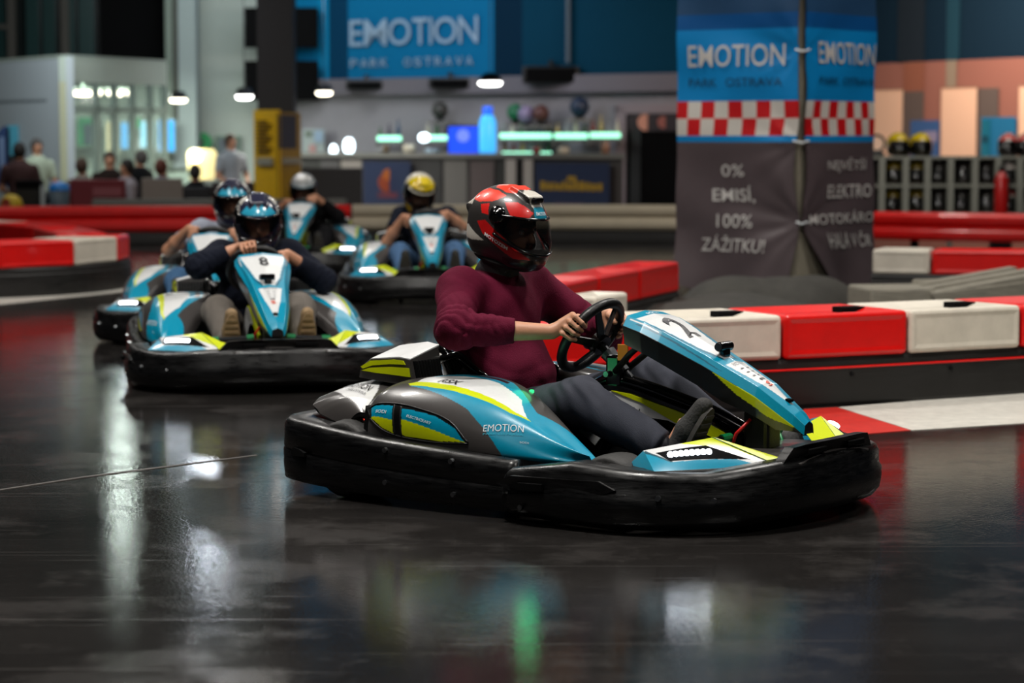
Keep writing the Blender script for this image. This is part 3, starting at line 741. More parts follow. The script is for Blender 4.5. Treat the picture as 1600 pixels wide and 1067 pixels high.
    # ---- rear cover over the wheels and motor
    def cover(u, v):
        y = -.565 + 1.13 * v; a = abs(y)
        x0 = interp(a, [0, .2, .4, .47, .52, .565], [-.93, -.95, -.965, -.94, -.86, -.70]); x1 = interp(a, [0, .3, .45, .565], [-.52, -.56, -.60, -.585])
        x = x0 + (x1 - x0) * u; z = interp(a, [0, .15, .32, .42, .5, .565], [.405, .402, .392, .372, .345, .30]) + .02 * math.sin(u * math.pi) - .045 * (1 - u) ** 2
        return (x, y, z)
    Vc, Fc = grid(cover, 110, 220); me = big_mesh('rear_cover', Vc, np.array(Fc)); me.flip_normals()
    C = np.array(Vc); ay = np.abs(C[:, 1]); wpoly = [(-.895, .36), (-.885, .41), (-.77, .49), (-.62, .555), (-.63, .50), (-.66, .43), (-.70, .37), (-.70, .33), (-.8, .335)]
    paint(me, CARBON, [(inpoly(np.stack([C[:, 0], ay], 1), wpoly), WHITE)]); put('rear_cover', me, m_livery, k, smooth=True)
    put('rear_cover_lip', fixn(shell(*grid(lambda u, v: (lambda p: (p[0], p[1], p[2] - .008))(cover(u, v)), 10, 40), .02)), m_black, k, smooth=True)
    def cov(x, y, o=.004):
        a = abs(y); x0 = interp(a, [0, .2, .4, .47, .52, .565], [-.93, -.95, -.965, -.94, -.86, -.70]); x1 = interp(a, [0, .3, .45, .565], [-.52, -.56, -.60, -.585]); u = (x - x0) / (x1 - x0); p = cover(u, (y + .565) / 1.13); return (p[0], p[1], p[2] + o)
    for q, (s_, m_) in {((-.855, -.425), (-.69, -.425), (-.69, -.385), (-.855, -.385)): ('EMOTION', m_ink), ((-.80, -.455), (-.68, -.455), (-.68, -.438), (-.80, -.438)): ('PARK OSTRAVA', m_gink)}.items():
        for sd in (1, -1):
            def fn(u, v, q=q, sd=sd):
                u2 = u if sd > 0 else 1 - u; x = q[0][0] + (q[1][0] - q[0][0]) * u2; y = q[0][1] + (q[3][1] - q[0][1]) * v - .055 * (x + .77) / .16; return cov(x, y * sd)
            put('cover_text', text_quad(s_, 0, 0, 0, fn=fn), m_, k)
    for s in (-1, 1):
        put('cover_flank', fixn(prism([(-.62, .09), (-.59, .34), (-.57, .30), (-.56, .09)], s * .40, s * .585, lambda u, v, d: (u, d, v))), m_black, k)
    put('tail_lamp', rbox(-.86, -.845, -.46, -.445, .285, .30, .006), m_tail, k); put('tail_lamp', rbox(-.86, -.845, .445, .46, .285, .30, .006), m_tail, k)
    # ---- air intake boxes beside the seat
    def intake(s):
        P = [(-.785, .415), (-.775, .455), (-.73, .485), (-.60, .497), (-.545, .492), (-.525, .42), (-.53, .395)]
        def pt(x, z, y): return (x, s * y, z + max(0, z - .43) / .06 * (y - y0) * .22)
        y0, y1 = -.385, -.215
        b_ = put('air_intake', fixn(prism(P, y0, y1, lambda u, v, d: pt(u, v, d))), m_carbon, k)
        put('intake_top', fixn(prism([(-.772, .458), (-.73, .488), (-.60, .500), (-.547, .495), (-.545, .488), (-.6, .49), (-.73, .478)], y0 + .004, y1 + .005, lambda u, v, d: pt(u, v, d))), m_white, b_)
        put('intake_stripe', fixn(prism([(-.775, .456), (-.73, .480), (-.62, .490), (-.575, .488), (-.565, .474), (-.64, .472), (-.72, .463), (-.765, .449)], y0 - .004, y0 + .03, lambda u, v, d: (u, s * d, v))), m_lime, b_)
        put('intake_stripe', fixn(prism([(-.77, .442), (-.73, .454), (-.64, .462), (-.548, .462), (-.542, .430), (-.62, .434), (-.70, .437)], y0 - .006, y0 + .01, lambda u, v, d: (u, s * d, v))), m_lime, b_)
        put('grille_recess', fixn(prism([(-.546, .487), (-.536, .487), (-.516, .405), (-.526, .405)], y0 + .012, y1 - .01, lambda u, v, d: (u + .004, s * d, v))), m_dark, b_)
        for q in range(8):
            y = y0 + .022 + q * .017
            put('slat', fixn(prism([(-.536, .487), (-.528, .487), (-.508, .405), (-.516, .405)], y, y + .007, lambda u, v, d: (u + .002, s * d, v))), m_black, b_)
    intake(1); intake(-1)
    # ---- seat
    st = spline([(-.12, 0, .13), (-.26, 0, .095), (-.40, 0, .11), (-.50, 0, .20), (-.565, 0, .34), (-.60, 0, .47)], 6)
    hts = [.10, .15, .22, .28, .26, .16]; m = len(st) - 1
    def seatp(u, v):
        f = u * m; a = min(int(f), m - 1); p = st[a].lerp(st[a + 1], f - a); d = (st[min(a + 1, m)] - st[max(a - 1, 0)]).normalized(); n = Vector((-d.z, 0, d.x)) * -1
        if n.z < 0 and u < .4: n = -n
        n = Vector((d.z, 0, -d.x)); n = n if n.x > -.2 and (n.x > .2 or n.z > 0) else -n
        hh = interp(u, [0, .2, .4, .6, .8, 1], hts); t = 2 * v - 1; w = .205 + .02 * u
        return tuple(p + n * (hh * abs(t) ** 3.2) + Vector((0, w * math.sin(t * 1.5) / math.sin(1.5), 0)))
    put('seat_shell', fixn(shell(*grid(seatp, 24, 28), .012)), m_gloss, k, smooth=True)
    edge = [seatp(u / 20, 0) for u in range(21)] + [seatp(1, v / 16) for v in range(1, 16)] + [seatp(1 - u / 20, 1) for u in range(21)]
    put('seat_rim', tube(edge, .014, 8), m_gloss, k, smooth=True)
    both('roll_loop', tube(spline([(-.66, -.19, .38), (-.655, -.195, .47), (-.60, -.20, .515), (-.53, -.20, .515), (-.46, -.195, .45), (-.43, -.19, .36)], 6), .017, 8), m_gloss, k, smooth=True)
    # ---- steering
    sw = put('steering_wheel', tube([tuple(rim(t * 2 * math.pi / 40, WR * (1 if not (1.0 < (t * 2 * math.pi / 40) < 2.14) else 1))) for t in range(40)], .019, 10, closed=True), m_black, k, smooth=True)
    hub = WC - WN * .045
    put('wheel_hub', cyl(hub - WN * .02, hub + WN * .02, .04, n=18), m_gloss, sw)
    for ph in (0, math.pi, -math.pi / 2, math.pi * .36, math.pi * .64):
        a = hub + (rim(ph, .03) - WC); b = rim(ph, WR - .006); s_ = (b - a).cross(WN).normalized() * .014
        V_ = []
        for p, w_ in ((a, 1.2), (b, .9)):
            for q in (-1, 1):
                for e in (-.004, .004): V_.append(tuple(p + s_ * q * w_ + WN * e))
        put('spoke', fixn((V_, [(0, 1, 3, 2), (4, 6, 7, 5), (0, 4, 5, 1), (2, 3, 7, 6), (0, 2, 6, 4), (1, 5, 7, 3)])), m_dsteel, sw)
    c0, c1 = hub, Vector((.40, 0, .22))
    put('steering_column', cyl(c0, c1, .016, n=12), m_dsteel, k)
    put('column_clamp', cyl(c0.lerp(c1, .10), c0.lerp(c1, .30), .030, .022, n=14), m_steel, k)
    put('column_bracket', rbox(.075, .14, -.035, .035, .40, .52, .012), m_gloss, k)
    put('column_sticker', xf(rbox(.13, .175, -.036, -.03, .50, .56, .002), Matrix.Translation((0, 0, 0))), m_orange, k)
    both('panel_stay', tube([(.12, -.035, .46), (.2, -.06, .53), (.30, -.08, .60)], .012, 8), m_black, k, smooth=True)
    both('bracket_bolt', cyl((.09, -.04, .45), (.09, -.052, .45), .011, n=8), m_steel, k)
    # ---- centre console between the legs
    top = [(-.12, .16), (-.09, .27), (-.03, .35), (.05, .402), (.12, .412), (.22, .396), (.36, .362), (.52, .318), (.66, .262)]
    low = [(.66, .20), (.58, .235), (.48, .268), (.36, .292), (.26, .298), (.18, .28), (.10, .23), (.06, .14)]
    T = [(p.x, p.y) for p in spline([(a, b, 0) for a, b in top], 5)]; Lo = [(p.x, p.y) for p in spline([(a, b, 0) for a, b in low], 5)]
    put('console_core', fixn(prism(T + Lo, -.055, .055, lambda u, v, d: (u, d, v))), m_gloss, k)
    put('console_core', fixn(prism([(-.05, .06), (-.03, .2), (.1, .26), (.6, .24), (.66, .06)], -.04, .04, lambda u, v, d: (u, d, v))), m_black, k)
    for s in (-1, 1):
        pan = lambda pts, d0, d1, m_, nm: put(nm, fixn(prism(pts, s * d0, s * d1, lambda u, v, d: (u, d, v))), m_, k)
        pan([(-.06, .265), (-.02, .325), (.05, .378), (.12, .392), (.20, .384), (.36, .318), (.40, .29), (.36, .302), (.26, .308), (.17, .29), (.09, .24), (.05, .19)], .055, .060, m_white, 'console_panel')
        pan([(.12, .394), (.20, .386), (.36, .348), (.52, .306), (.60, .272), (.58, .245), (.48, .276), (.39, .298), (.25, .358)], .056, .063, m_lime, 'console_stripe')
        put('console_text', text_quad('EMOTION', (.045, s * .0605, .338), (.235, s * .0605, .302), (.055, s * .0605, .372), .001 * (1 if s < 0 else -1)) if s < 0 else text_quad('EMOTION', (.235, .0605, .302), (.045, .0605, .338), (.245, .0605, .336), .001), m_ink, k)
    put('console_rim', tube(spline([(a, 0, b + .012) for a, b in top], 5), .028, 8), m_gloss, k, smooth=True)
    # ---- pedals
    for s, mm in ((-1, m_green), (1, m_green)):
        pd = put('pedal', cyl((.625, s * .10, .262), (.60, s * .30, .250), .012, n=10), m_dsteel, k)
        put('pedal_arm', tube([(.60, s * .30, .25), (.64, s * .29, .16), (.66, s * .28, .07)], .011, 8), mm, pd, smooth=True)
        put('pedal_arm', tube([(.625, s * .10, .262), (.66, s * .11, .16), (.68, s * .12, .07)], .011, 8), mm, pd, smooth=True)
        put('pedal_end', cyl((.63, s * .08, .264), (.622, s * .125, .261), .016, n=10), mm, pd); put('pedal_end', cyl((.604, s * .27, .252), (.598, s * .315, .249), .016, n=10), mm, pd)
    both('tie_rod', cyl((.42, -.03, .15), (.47, -.46, .14), .01, n=8), m_steel, k)
    put('steering_link', tube([(.62, -.07, .20), (.66, -.09, .28), (.70, -.06, .33)], .006, 8), m_redp, k, smooth=True)
    put('panel_mount', rbox(.66, .76, -.05, .05, .06, .36, .015), m_black, k)
    # ---- number panel
    def psec(x):
        w, z = panel_sect(x); dep = interp(x, [.225, .27, .6, .8, .895], [.10, .105, .12, .095, .03])
        return [(-w * .93, z - dep), (-w, z - .036), (-w * .80, z), (0, z + .012), (w * .80, z), (w, z - .036), (w * .93, z - dep)]
    XS = [.225 + .67 * i / 230 for i in range(231)]
    V = []; C = []
    for x in XS:
        s_ = psec(x); S = []
        for i in range(6):
            n_ = 24
            for q in range(n_): S.append((s_[i][0] + (s_[i + 1][0] - s_[i][0]) * q / n_, s_[i][1] + (s_[i + 1][1] - s_[i][1]) * q / n_, i + q / n_))
        S.append((*s_[6], 6.0))
        w, z = panel_sect(x)
        for y, zz, t in S: V.append((x, y, zz)); C.append((x, y / w, t))
    nv = 144; F = [(i * (nv + 1) + j, (i + 1) * (nv + 1) + j, (i + 1) * (nv + 1) + j + 1, i * (nv + 1) + j + 1) for i in range(230) for j in range(nv)]
    C = np.array(C); x, yn, t = C.T; top_ = (t >= 1.05) & (t <= 4.95); an = np.abs(yn)
    L = [(top_, TEAL)]
    wedge = inpoly(np.stack([x, an], 1), [(.262, -.1), (.262, .80), (.36, .70), (.50, .56), (.575, .30), (.575, -.1)]); L.append((top_ & wedge, WHITE))
    L.append((top_ & inpoly(np.stack([x, an], 1), [(.60, -.1), (.60, .62), (.72, .46), (.83, .12), (.83, -.1)]), WHITE))
    dk = inpoly(np.stack([x, an], 1), [(.29, .845), (.36, .735), (.50, .60), (.57, .33), (.59, .35), (.52, .66), (.37, .80)]); L.append((top_ & dk, '#0b5f78'))
    dk2 = inpoly(np.stack([x, t], 1), [(.27, 1.5), (.40, 1.62), (.57, 1.42), (.60, 1.5), (.42, 1.78), (.27, 1.62)]) | inpoly(np.stack([x, 6 - t], 1), [(.27, 1.5), (.40, 1.62), (.57, 1.42), (.60, 1.5), (.42, 1.78), (.27, 1.62)])
    L.append((dk2, '#0a5f79')); L.append(((x > .24) & (x < .36) & ((np.abs(t - 1.78) < .06) | (np.abs(t - 4.22) < .06)), WHITE))
    tt = np.minimum(t, 6 - t)
    L.append(((tt < 1.05) & inpoly(np.stack([x, tt], 1), [(.57, 1.0), (.70, 1.06), (.865, 1.06), (.86, .72), (.76, .42), (.66, .62)]), LIME))
    me = big_mesh('number_panel', V, np.array(F)); paint(me, '#131314', L)
    np_ = put('number_panel', me, m_livery, k, smooth=False); me.polygons.foreach_set('use_smooth', [True] * len(me.polygons))
    e = [(.225, y, z) for y, z in psec(.225)]; f_ = [(.895, y, z) for y, z in psec(.895)]
    put('panel_back', ([(.2245, y, z) for y, z in psec(.225)], [(0, 1, 2, 3, 4, 5, 6)]), m_black, np_); put('panel_tip', ([(.8955, y, z) for y, z in psec(.895)], [(6, 5, 4, 3, 2, 1, 0)]), m_black, np_)
    put('panel_liner', fixn(shell(*grid(lambda u, v: (lambda s_, q: (.23 + .66 * u, s_[0][0] * .98 + (s_[6][0] - s_[0][0]) * .98 * v, s_[0][1] + .006))(psec(.23 + .66 * u), v), 14, 4), .006)), m_black, np_)
    for xx in (.40, .66, .72):
        s_ = psec(xx); both('rivet', cyl((xx, s_[0][0] * .97 - .004, (s_[0][1] + s_[1][1]) / 2), (xx, s_[0][0] * .97 + .01, (s_[0][1] + s_[1][1]) / 2), .006, n=8), m_steel, np_)
    def onp(u, v):
        """u to the kart's right..left 0..1 as read from the front, v from nose (0) upwards to the wheel (1)"""
        x_ = .88 - .64 * v; w, z = panel_sect(x_); y = (u - .5) * 1.56 * w; return (x_, y, z + .012 * (1 - abs(y) / (.8 * w)) + .003)
    def ptext(s_, u0, u1, v0, v1, m_, bold=0): put('panel_text', text_quad(s_, 0, 0, 0, bold=bold, fn=lambda u, v: onp(u0 + (u1 - u0) * u, v0 + (v1 - v0) * v)), m_, np_)
    PTEXT.append(ptext)
    ptext('SODI', .34, .66, .968, .988, m_winkt, .01)
    for v0, a, s_ in ((.405, .22, 'EMOTION'), (.375, .20, 'POWERED'), (.330, .20, 'ELECTRIC'), (.290, .2, 'KART'), (.262, .2, 'RACING')):
        if s_ == 'EMOTION': ptext(s_, .5 - a, .5 + a, v0, v0 + .026, m_gink)
    for v0, a in ((.372, .18), (.336, .16), (.300, .15)): put('print_bar', (lambda q: (q, [(0, 1, 2, 3)]))([onp(.5 - a, v0), onp(.5 + a, v0), onp(.5 + a, v0 + .008), onp(.5 - a, v0 + .008)]), m_gink, np_)
    put('print_bar', (lambda q: (q, [(0, 1, 2, 3)]))([onp(.40, .258), onp(.60, .258), onp(.60, .274), onp(.40, .274)]), m_ink, np_)
    ptext('S', .40, .60, .205, .238, m_oink, .02)
    put('panel_clip', rbox(.805, .83, -.012, .012, .392, .404, .004), m_dark, np_)
    cb = put('track_camera', cyl((.560, -.045, .572), (.560, .03, .572), .017, n=16), m_gloss, np_)
    put('camera_foot', rbox(.545, .575, -.025, .015, .535, .572, .008), m_gloss, cb); put('camera_cap', cyl((.560, -.046, .572), (.560, -.052, .572), .014, n=14), m_steel, cb)
    # ---- nose cover and headlight wings
    def nose(u, v): x_ = .60 + .40 * u; y = (v * 2 - 1) * interp(x_, [.6, .8, .92, 1.0], [.42, .40, .30, .24]); return (x_, y, .205 + .02 * (1 - (2 * v - 1) ** 2) + .015 * u)
    put('nose_cover', fixn(shell(*grid(nose, 10, 20), .015)), m_carbon, k, smooth=True)
    A, B, C_, D, E_, F_ = (.51, -.545, .205), (.685, -.650, .207), (.945, -.285, .208), (.93, -.19, .214), (.735, -.375, .300), (.59, -.572, .266)
    Ei, Di = (.68, -.33, .262), (.86, -.13, .215)
    def quad(p, q, r, s_, u, v): p, q, r, s_ = map(Vector, (p, q, r, s_)); return p * (1 - u) * (1 - v) + q * u * (1 - v) + r * u * v + s_ * (1 - u) * v
    for s in (-1, 1):
        my = lambda p: (p[0], p[1] * -s, p[2])
        w_ = put('headlight_wing', fixn(([my(p) for p in (A, B, C_, D, E_, F_, Ei, Di)] + [my((p[0], p[1] * .96, .17)) for p in (A, B, C_, D, Ei)],
             [(0, 1, 5), (2, 3, 4), (3, 7, 6, 4), (0, 1, 9, 8), (1, 2, 10, 9), (2, 3, 11, 10), (5, 4, 6)])), m_teal, k)
        out = lambda u, v, o=.0: tuple(quad(B, C_, E_, F_, u, v) + Vector((.25, -.7, .66)) * (o + .012 * math.sin(u * math.pi) * math.sin(v * math.pi)))
        Vg, Fg = grid(lambda u, v: my(out(u, v)), 110, 60); Fg = Fg if s < 0 else [tuple(reversed(f)) for f in Fg]
        UV = np.array([(i / 110, j / 60) for i in range(111) for j in range(61)]); me = big_mesh('wing_face', Vg, np.array(Fg)); ip = lambda pts: inpoly(UV, pts)
        paint(me, TEAL, [(ip([(-.1, 1.1), (1.1, 1.1), (1.1, .0), (.93, -.02), (.78, .30), (.22, .36), (.10, .70)]), WHITE), (ip([(.42, 1.1), (1.1, 1.1), (1.1, .22), (.9, .52), (.70, .84)]), LIME),
                         (ip([(.12, .80), (.68, .80), (.90, .26), (.26, .42)]), '#08080a'), (ip([(.02, .98), (.12, .70), (.22, .37), (.19, .36), (.09, .68), (-.02, .9)]), '#1a4a58')])
        put('wing_face', me, m_livery, w_, smooth=True)
        rc_ = lambda u, v: my(out(.13 + .75 * (u + .09 * (1 - u) * (1 - v)) - .13 * u * v, (.80 - .0 * u) * v + (.40 - .12 * u) * (1 - v), .0009))
        put('lamp_recess', fixn(grid(rc_, 24, 8)), m_dark, w_)
        put('wing_front', fixn(([my((p[0] + .002, p[1], p[2] + .003)) for p in (C_, D, E_)], [(0, 1, 2)])), m_lime, w_)
        put('wing_inner', fixn(([my((p[0], p[1], p[2] + .003)) for p in (D, Di, Ei, E_)], [(0, 1, 2, 3)])), m_lime, w_)
        for q in range(8):
            c = Vector(out(.25 + .056 * q, .60 - .008 * q, .0025)); put('led', lathe([(.0001, .010), (.010, .008), (.0108, .0)], my(c), my((.3, -.78, .55)), 10), m_led, w_, smooth=True)
        put('wing_edge', tube([my(B), my(C_), my(D)], .006, 6), m_black, w_); put('wing_edge', tube([my(A), my(B)], .006, 6), m_black, w_)
    return k
POD_UV = []; PODP = []; PTEXT = []
def spline2(pts, n): return [(p.x, p.y) for p in spline([(a, b, 0) for a, b in pts], n)]
POD_CREASE = [([(-.585, .605), (-.50, .612), (-.35, .632), (-.2, .665), (-.11, .765)], .0035), ([(-.57, .70), (-.5, .765), (-.4, .795), (-.25, .80), (-.11, .77)], .0035), ([(-.455, .625), (-.448, .70), (-.435, .785)], .004), ([(-.42, .635), (-.415, .70), (-.405, .79)], .004)]
def paint_pod(me, uv):
    P = lambda pts: inpoly(uv, pts)
    paint(me, CARBON, [
        (P([(-.44, .47), (-.28, .52), (-.15, .567), (-.06, .644), (-.014, .711), (.02, .80), (.04, 1.0), (.35, 1.0), (.35, .0), (.2, .18), (.06, .30), (-.15, .20), (-.44, .20)]), TEAL),
        (P([(-.46, .30), (-.34, .265), (-.16, .265), (-.02, .30), (.07, .425), (.02, .45), (-.1, .43), (-.3, .415), (-.44, .41)]), WHITE),
        (P([(-.47, .43), (-.44, .405), (-.3, .412), (-.1, .428), (.02, .437), (.07, .42), (.085, .43), (.0, .475), (-.1, .475), (-.28, .468), (-.45, .462)]), LIME),
        (P([(-.35, .205), (-.34, .215), (-.16, .215), (-.15, .24), (-.34, .24)]), '#10100f'),
        (P([(-.59, .60), (-.46, .615), (-.30, .635), (-.2, .66), (-.12, .765), (-.2, .80), (-.4, .80), (-.5, .77), (-.575, .70)]), '#0c0c0c'),
        (P([(-.575, .615), (-.462, .632), (-.452, .715), (-.56, .69)]), TEAL), (P([(-.56, .69), (-.452, .715), (-.445, .778), (-.5, .755), (-.56, .702)]), LIME),
        (P([(-.415, .645), (-.263, .658), (-.17, .70), (-.125, .765), (-.25, .735), (-.408, .705)]), TEAL), (P([(-.408, .705), (-.25, .735), (-.125, .765), (-.24, .79), (-.39, .785), (-.403, .78)]), LIME)])
def pod_word(kart, s, q, m_, bold=0):
    """q: (x, v) of lower-left, lower-right, upper-right, upper-left as read on the kart's right side"""
    f = PODP[0]
    def pt(u, v, side):
        a = [q[0][i] * (1 - u) * (1 - v) + q[1][i] * u * (1 - v) + q[2][i] * u * v + q[3][i] * (1 - u) * v for i in (0, 1)]
        p = f(a[0], a[1]); n = (f(a[0] + .004, a[1]) - p).cross(f(a[0], a[1] + .004) - p).normalized()
        if n.y > 0: n = -n
        p = p + n * .0025; return (p.x, p.y * side, p.z)
    put('pod_text', text_quad(s, 0, 0, 0, bold=bold, fn=lambda u, v: pt(u, v, 1)), m_, kart)
    put('pod_text', text_quad(s, 0, 0, 0, bold=bold, fn=lambda u, v: pt(1 - u, v, -1)), m_, kart)
kart = build_kart()
pod_word(kart, 'EMOTION', [(-.058, .668), (.088, .565), (.08, .515), (-.062, .625)], m_winkt)
pod_word(kart, 'PARK OSTRAVA', [(-.055, .69), (.09, .592), (.088, .578), (-.056, .677)], m_tink)
pod_word(kart, 'SODI', [(.085, .655), (.118, .635), (.116, .62), (.083, .64)], m_winkt)
pod_word(kart, 'RSX', [(-.36, .395), (-.27, .40), (-.265, .345), (-.35, .345)], m_ink, .02)
pod_word(kart, 'SODI', [(-.54, .672), (-.485, .682), (-.483, .662), (-.538, .652)], m_winkt, .01)
pod_word(kart, 'ELECTRICKART', [(-.385, .692), (-.275, .71), (-.272, .696), (-.383, .678)], m_winkt, .01)
KARTS = [((.295, 8.77), 36, 'kart number 2 in teal, white and lime, nearest to the camera', '2'),
         ((-1.40, 13.20), 77, 'kart number 8 facing the camera, driver in navy top', '8'),
         ((-1.98, 16.0), 86, 'kart mostly hidden behind kart number 8, driver in jeans', None),
         ((-2.02, 23.5), 92, 'farthest kart, driven by the person in black with a silver helmet', None),
         ((-.70, 19.81), 85, 'kart in the middle distance whose driver wears the yellow helmet', None)]
KOBJ = []
for i, (p, t, lab, num) in enumerate(KARTS):
    o = kart if i == 0 else copy_tree(kart)
    o.location = (p[0], p[1], 0); o.rotation_euler = (0, 0, R(-t)); tag(o, lab, 'kart', 'karts on the track'); KOBJ.append(o)
# status light on the seat side of kart number 2 (only its glow on arm and trousers shows)
put('status_lamp', rbox(-.078, -.062, -.292, -.28, .392, .404, .003), m_gled, KOBJ[0])
gl_ = point((-.08, -.30, .45), .14, (.1, 1, .35), .045); gl_.parent = KOBJ[0]
rl_ = point((-.875, -.452, .292), .12, (1, .05, .03), .01); rl_.parent = KOBJ[0]
for i, (p, t, lab, num) in enumerate(KARTS):
    if num:
        np_ = [c for c in KOBJ[i].children if c.name.startswith('number_panel')][0]
        def onp(u, v):
            x_ = .88 - .64 * v; w, z = panel_sect(x_); y = (u - .5) * 1.56 * w; return (x_, y, z + .012 * (1 - abs(y) / (.8 * w)) + .003)
        put('race_number', text_quad(num, 0, 0, 0, bold=.02, fn=(lambda u, v: onp(.31 + .38 * u, .69 + .20 * v)) if i == 0 else (lambda u, v: onp(.39 + .22 * u, .76 + .14 * v))), m_ink, np_)

# ================================================================== people
m_skin = mat('skin', '#c08a6c', .5, noise=.08, nscale=40, bump=.05, bscale=200)
m_dark_lining = mat('helmet_lining', '#0d0d0e', .9)
m_visor = mat('tinted_visor', '#050506', .04, alpha=.42, spec=.6)
m_helm = mat('helmet_paint', attr='paint', rough=.24, coat=.5, noise=.05, nscale=80)
m_helmm = mat('helmet_paint_satin', attr='paint', rough=.36, coat=.25, noise=.08, nscale=90)
m_eye = mat('eye_white', '#d8d4ce', .2)
def cloth(name, col, rough=.85, bump=.35, bs=260): return mat(name, col, rough, noise=.10, nscale=20, bump=bump, bscale=bs, spec=.12)

EYEPORT = [(.022, .046), (.19, .062), (.20, -.070), (.105, -.058), (.034, -.006)]
def helmet_meshes(h, spoiler=True):
    fld = Field((-.2, -.16, -.19), (.22, .16, .19), h)
    fld.ell((-.005, 0, .012), (.152, .126, .142), k=0)
    fld.ell((.035, 0, -.07), (.130, .104, .088), k=.05, p=2.4); fld.ell((-.045, 0, -.045), (.113, .113, .085), k=.05); fld.ell((-.058, 0, .045), (.108, .108, .088), k=.05)
    outer = fld.f.copy()
    if spoiler:
        fld.rb((-.135, 0, .062), (.034, .075, .012), roty(R(-28)), .008, .02); fld.rb((.045, 0, .142), (.05, .045, .011), roty(R(14)), .008, .012); fld.rb((-.05, 0, .135), (.04, .03, .012), roty(R(-20)), .008, .015)
    fld.plane((0, 0, -.118), (-.10, 0, -1))
    fld.ell((-.002, 0, .0), (.122, .096, .112), k=.01, op='cut'); fld.cap((.0, 0, -.02), (0, 0, -.2), .088, .09, k=.01, op='cut')
    # eye port: a convex prism cut right through
    ax = [(fld.lo[i] + np.arange(fld.n[i]) * fld.h).astype(np.float32) for i in range(3)]; g = np.meshgrid(*ax, indexing='ij', sparse=True)
    d = None; P = EYEPORT; n = len(P)
    for i in range(n):
        (x0, z0), (x1, z1) = P[i], P[(i + 1) % n]; ex, ez = x1 - x0, z1 - z0; L = math.hypot(ex, ez); q = (-(g[0] - x0) * ez + (g[2] - z0) * ex) / L
        d = q if d is None else np.maximum(d, q)
    fld.f = np.maximum(fld.f, -(d + 0 * g[1]).astype(np.float32))
    me = fld.mesh('helmet_shell', 2)
    # visor: follows the outer skin over the port, 4 mm proud
    def samp(p):
        q = (np.array(p) - fld.lo) / h; i = np.clip(np.floor(q).astype(int), 0, fld.n - 2); f = q - i; r = 0.
        for a in (0, 1):
            for b in (0, 1):
                for c in (0, 1): r += outer[i[0] + a, i[1] + b, i[2] + c] * (f[0] if a else 1 - f[0]) * (f[1] if b else 1 - f[1]) * (f[2] if c else 1 - f[2])
        return r
    def rad(az, z):
        c, s = math.cos(az), math.sin(az); a, b = .02, .2
        for _ in range(16):
            m = (a + b) / 2
            if samp((m * c, m * s, z)) < 0: a = m
            else: b = m
        return a
    nz, na = 14, 44
    zs = lambda az, v: (lambda a: (-.008 - .058 * a ** 1.3 * 1) + v * (.064 + .066 * a ** 1.2))(max(0, math.cos(az * 1.02)) if abs(az) < 1.5 else 0)
    R_ = np.array([[rad((-1 + 2 * i / na) * R(82), zs((-1 + 2 * i / na) * R(82), j / nz)) for j in range(nz + 1)] for i in range(na + 1)])
    for _ in range(3):
        Q = R_.copy(); Q[1:-1] = (R_[:-2] + 2 * R_[1:-1] + R_[2:]) / 4; Q[:, 1:-1] = (Q[:, :-2] + 2 * Q[:, 1:-1] + Q[:, 2:]) / 4; R_ = Q
    def vp(u, v, o=.005):
        i, j = int(round(u * na)), int(round(v * nz)); az = (-1 + 2 * u) * R(82); r = R_[i, j] + o; return (r * math.cos(az), r * math.sin(az), zs(az, v))
    vis = shell(*grid(vp, na, nz), .003)
    edge = [vp(i / na, 0, .004) for i in range(na + 1)], [vp(i / na, 1, .004) for i in range(na + 1)]
    return me, vis, edge, rad
def make_helmet(parent, pos, yaw, pitch, h, painter, mat_, label, roll=0, extra=None, cache={}):
    if h not in cache: cache[h] = helmet_meshes(h)
    me, vis, edge, rad = cache[h]; me = me.copy(); me.name = 'helmet_shell'
    C = coords(me); painter(me, C)
    Mx = Matrix.Translation(pos) @ Matrix.Rotation(yaw, 4, 'Z') @ Matrix.Rotation(pitch, 4, 'Y') @ Matrix.Rotation(roll, 4, 'X')
    ho = put('helmet', me, mat_, parent, smooth=True, label=label); ho.matrix_local = Mx
    put('visor', fixn(vis), m_visor, ho, smooth=True, label='dark see-through visor')
    put('visor_rim', tube(edge[1], .0045, 6), m_gloss, ho, smooth=True); put('visor_rim', tube(edge[0], .0055, 6), m_gloss, ho, smooth=True)
    for s in (-1, 1):
        y = s * (rad(R(s * 88), .052) - .004)
        pv = put('visor_pivot', lathe([(.001, .014), (.012, .014), (.014, .009), (.022, .009), (.026, .004), (.033, .002), (.035, -.012)], (.012, y, .058), (.05, s, .25), 24), m_gloss, ho, smooth=True)
    put('neck_roll', tube([(.112 * math.cos(t) + .0, .098 * math.sin(t), -.118 - .010 * math.cos(t)) for t in np.linspace(0, 2 * math.pi, 32, endpoint=False)], .013, 8, closed=True), m_dark_lining, ho, smooth=True)
    put('lining', grid(lambda u, v: (-.002 + .121 * math.sin(v * 2.0) * math.cos(6.2832 * u), .095 * math.sin(v * 2.0) * math.sin(6.2832 * u), .111 * math.cos(v * 2.0)) if not (math.cos(6.2832 * u) > .3 and v * 2.0 > 1.1) else (-.002 + .121 * math.sin(1.1) * math.cos(6.2832 * u), .095 * math.sin(1.1) * math.sin(6.2832 * u), .111 * math.cos(1.1)), 28, 10), m_dark_lining, ho, smooth=True)
    if extra: extra(ho, rad)
    return ho

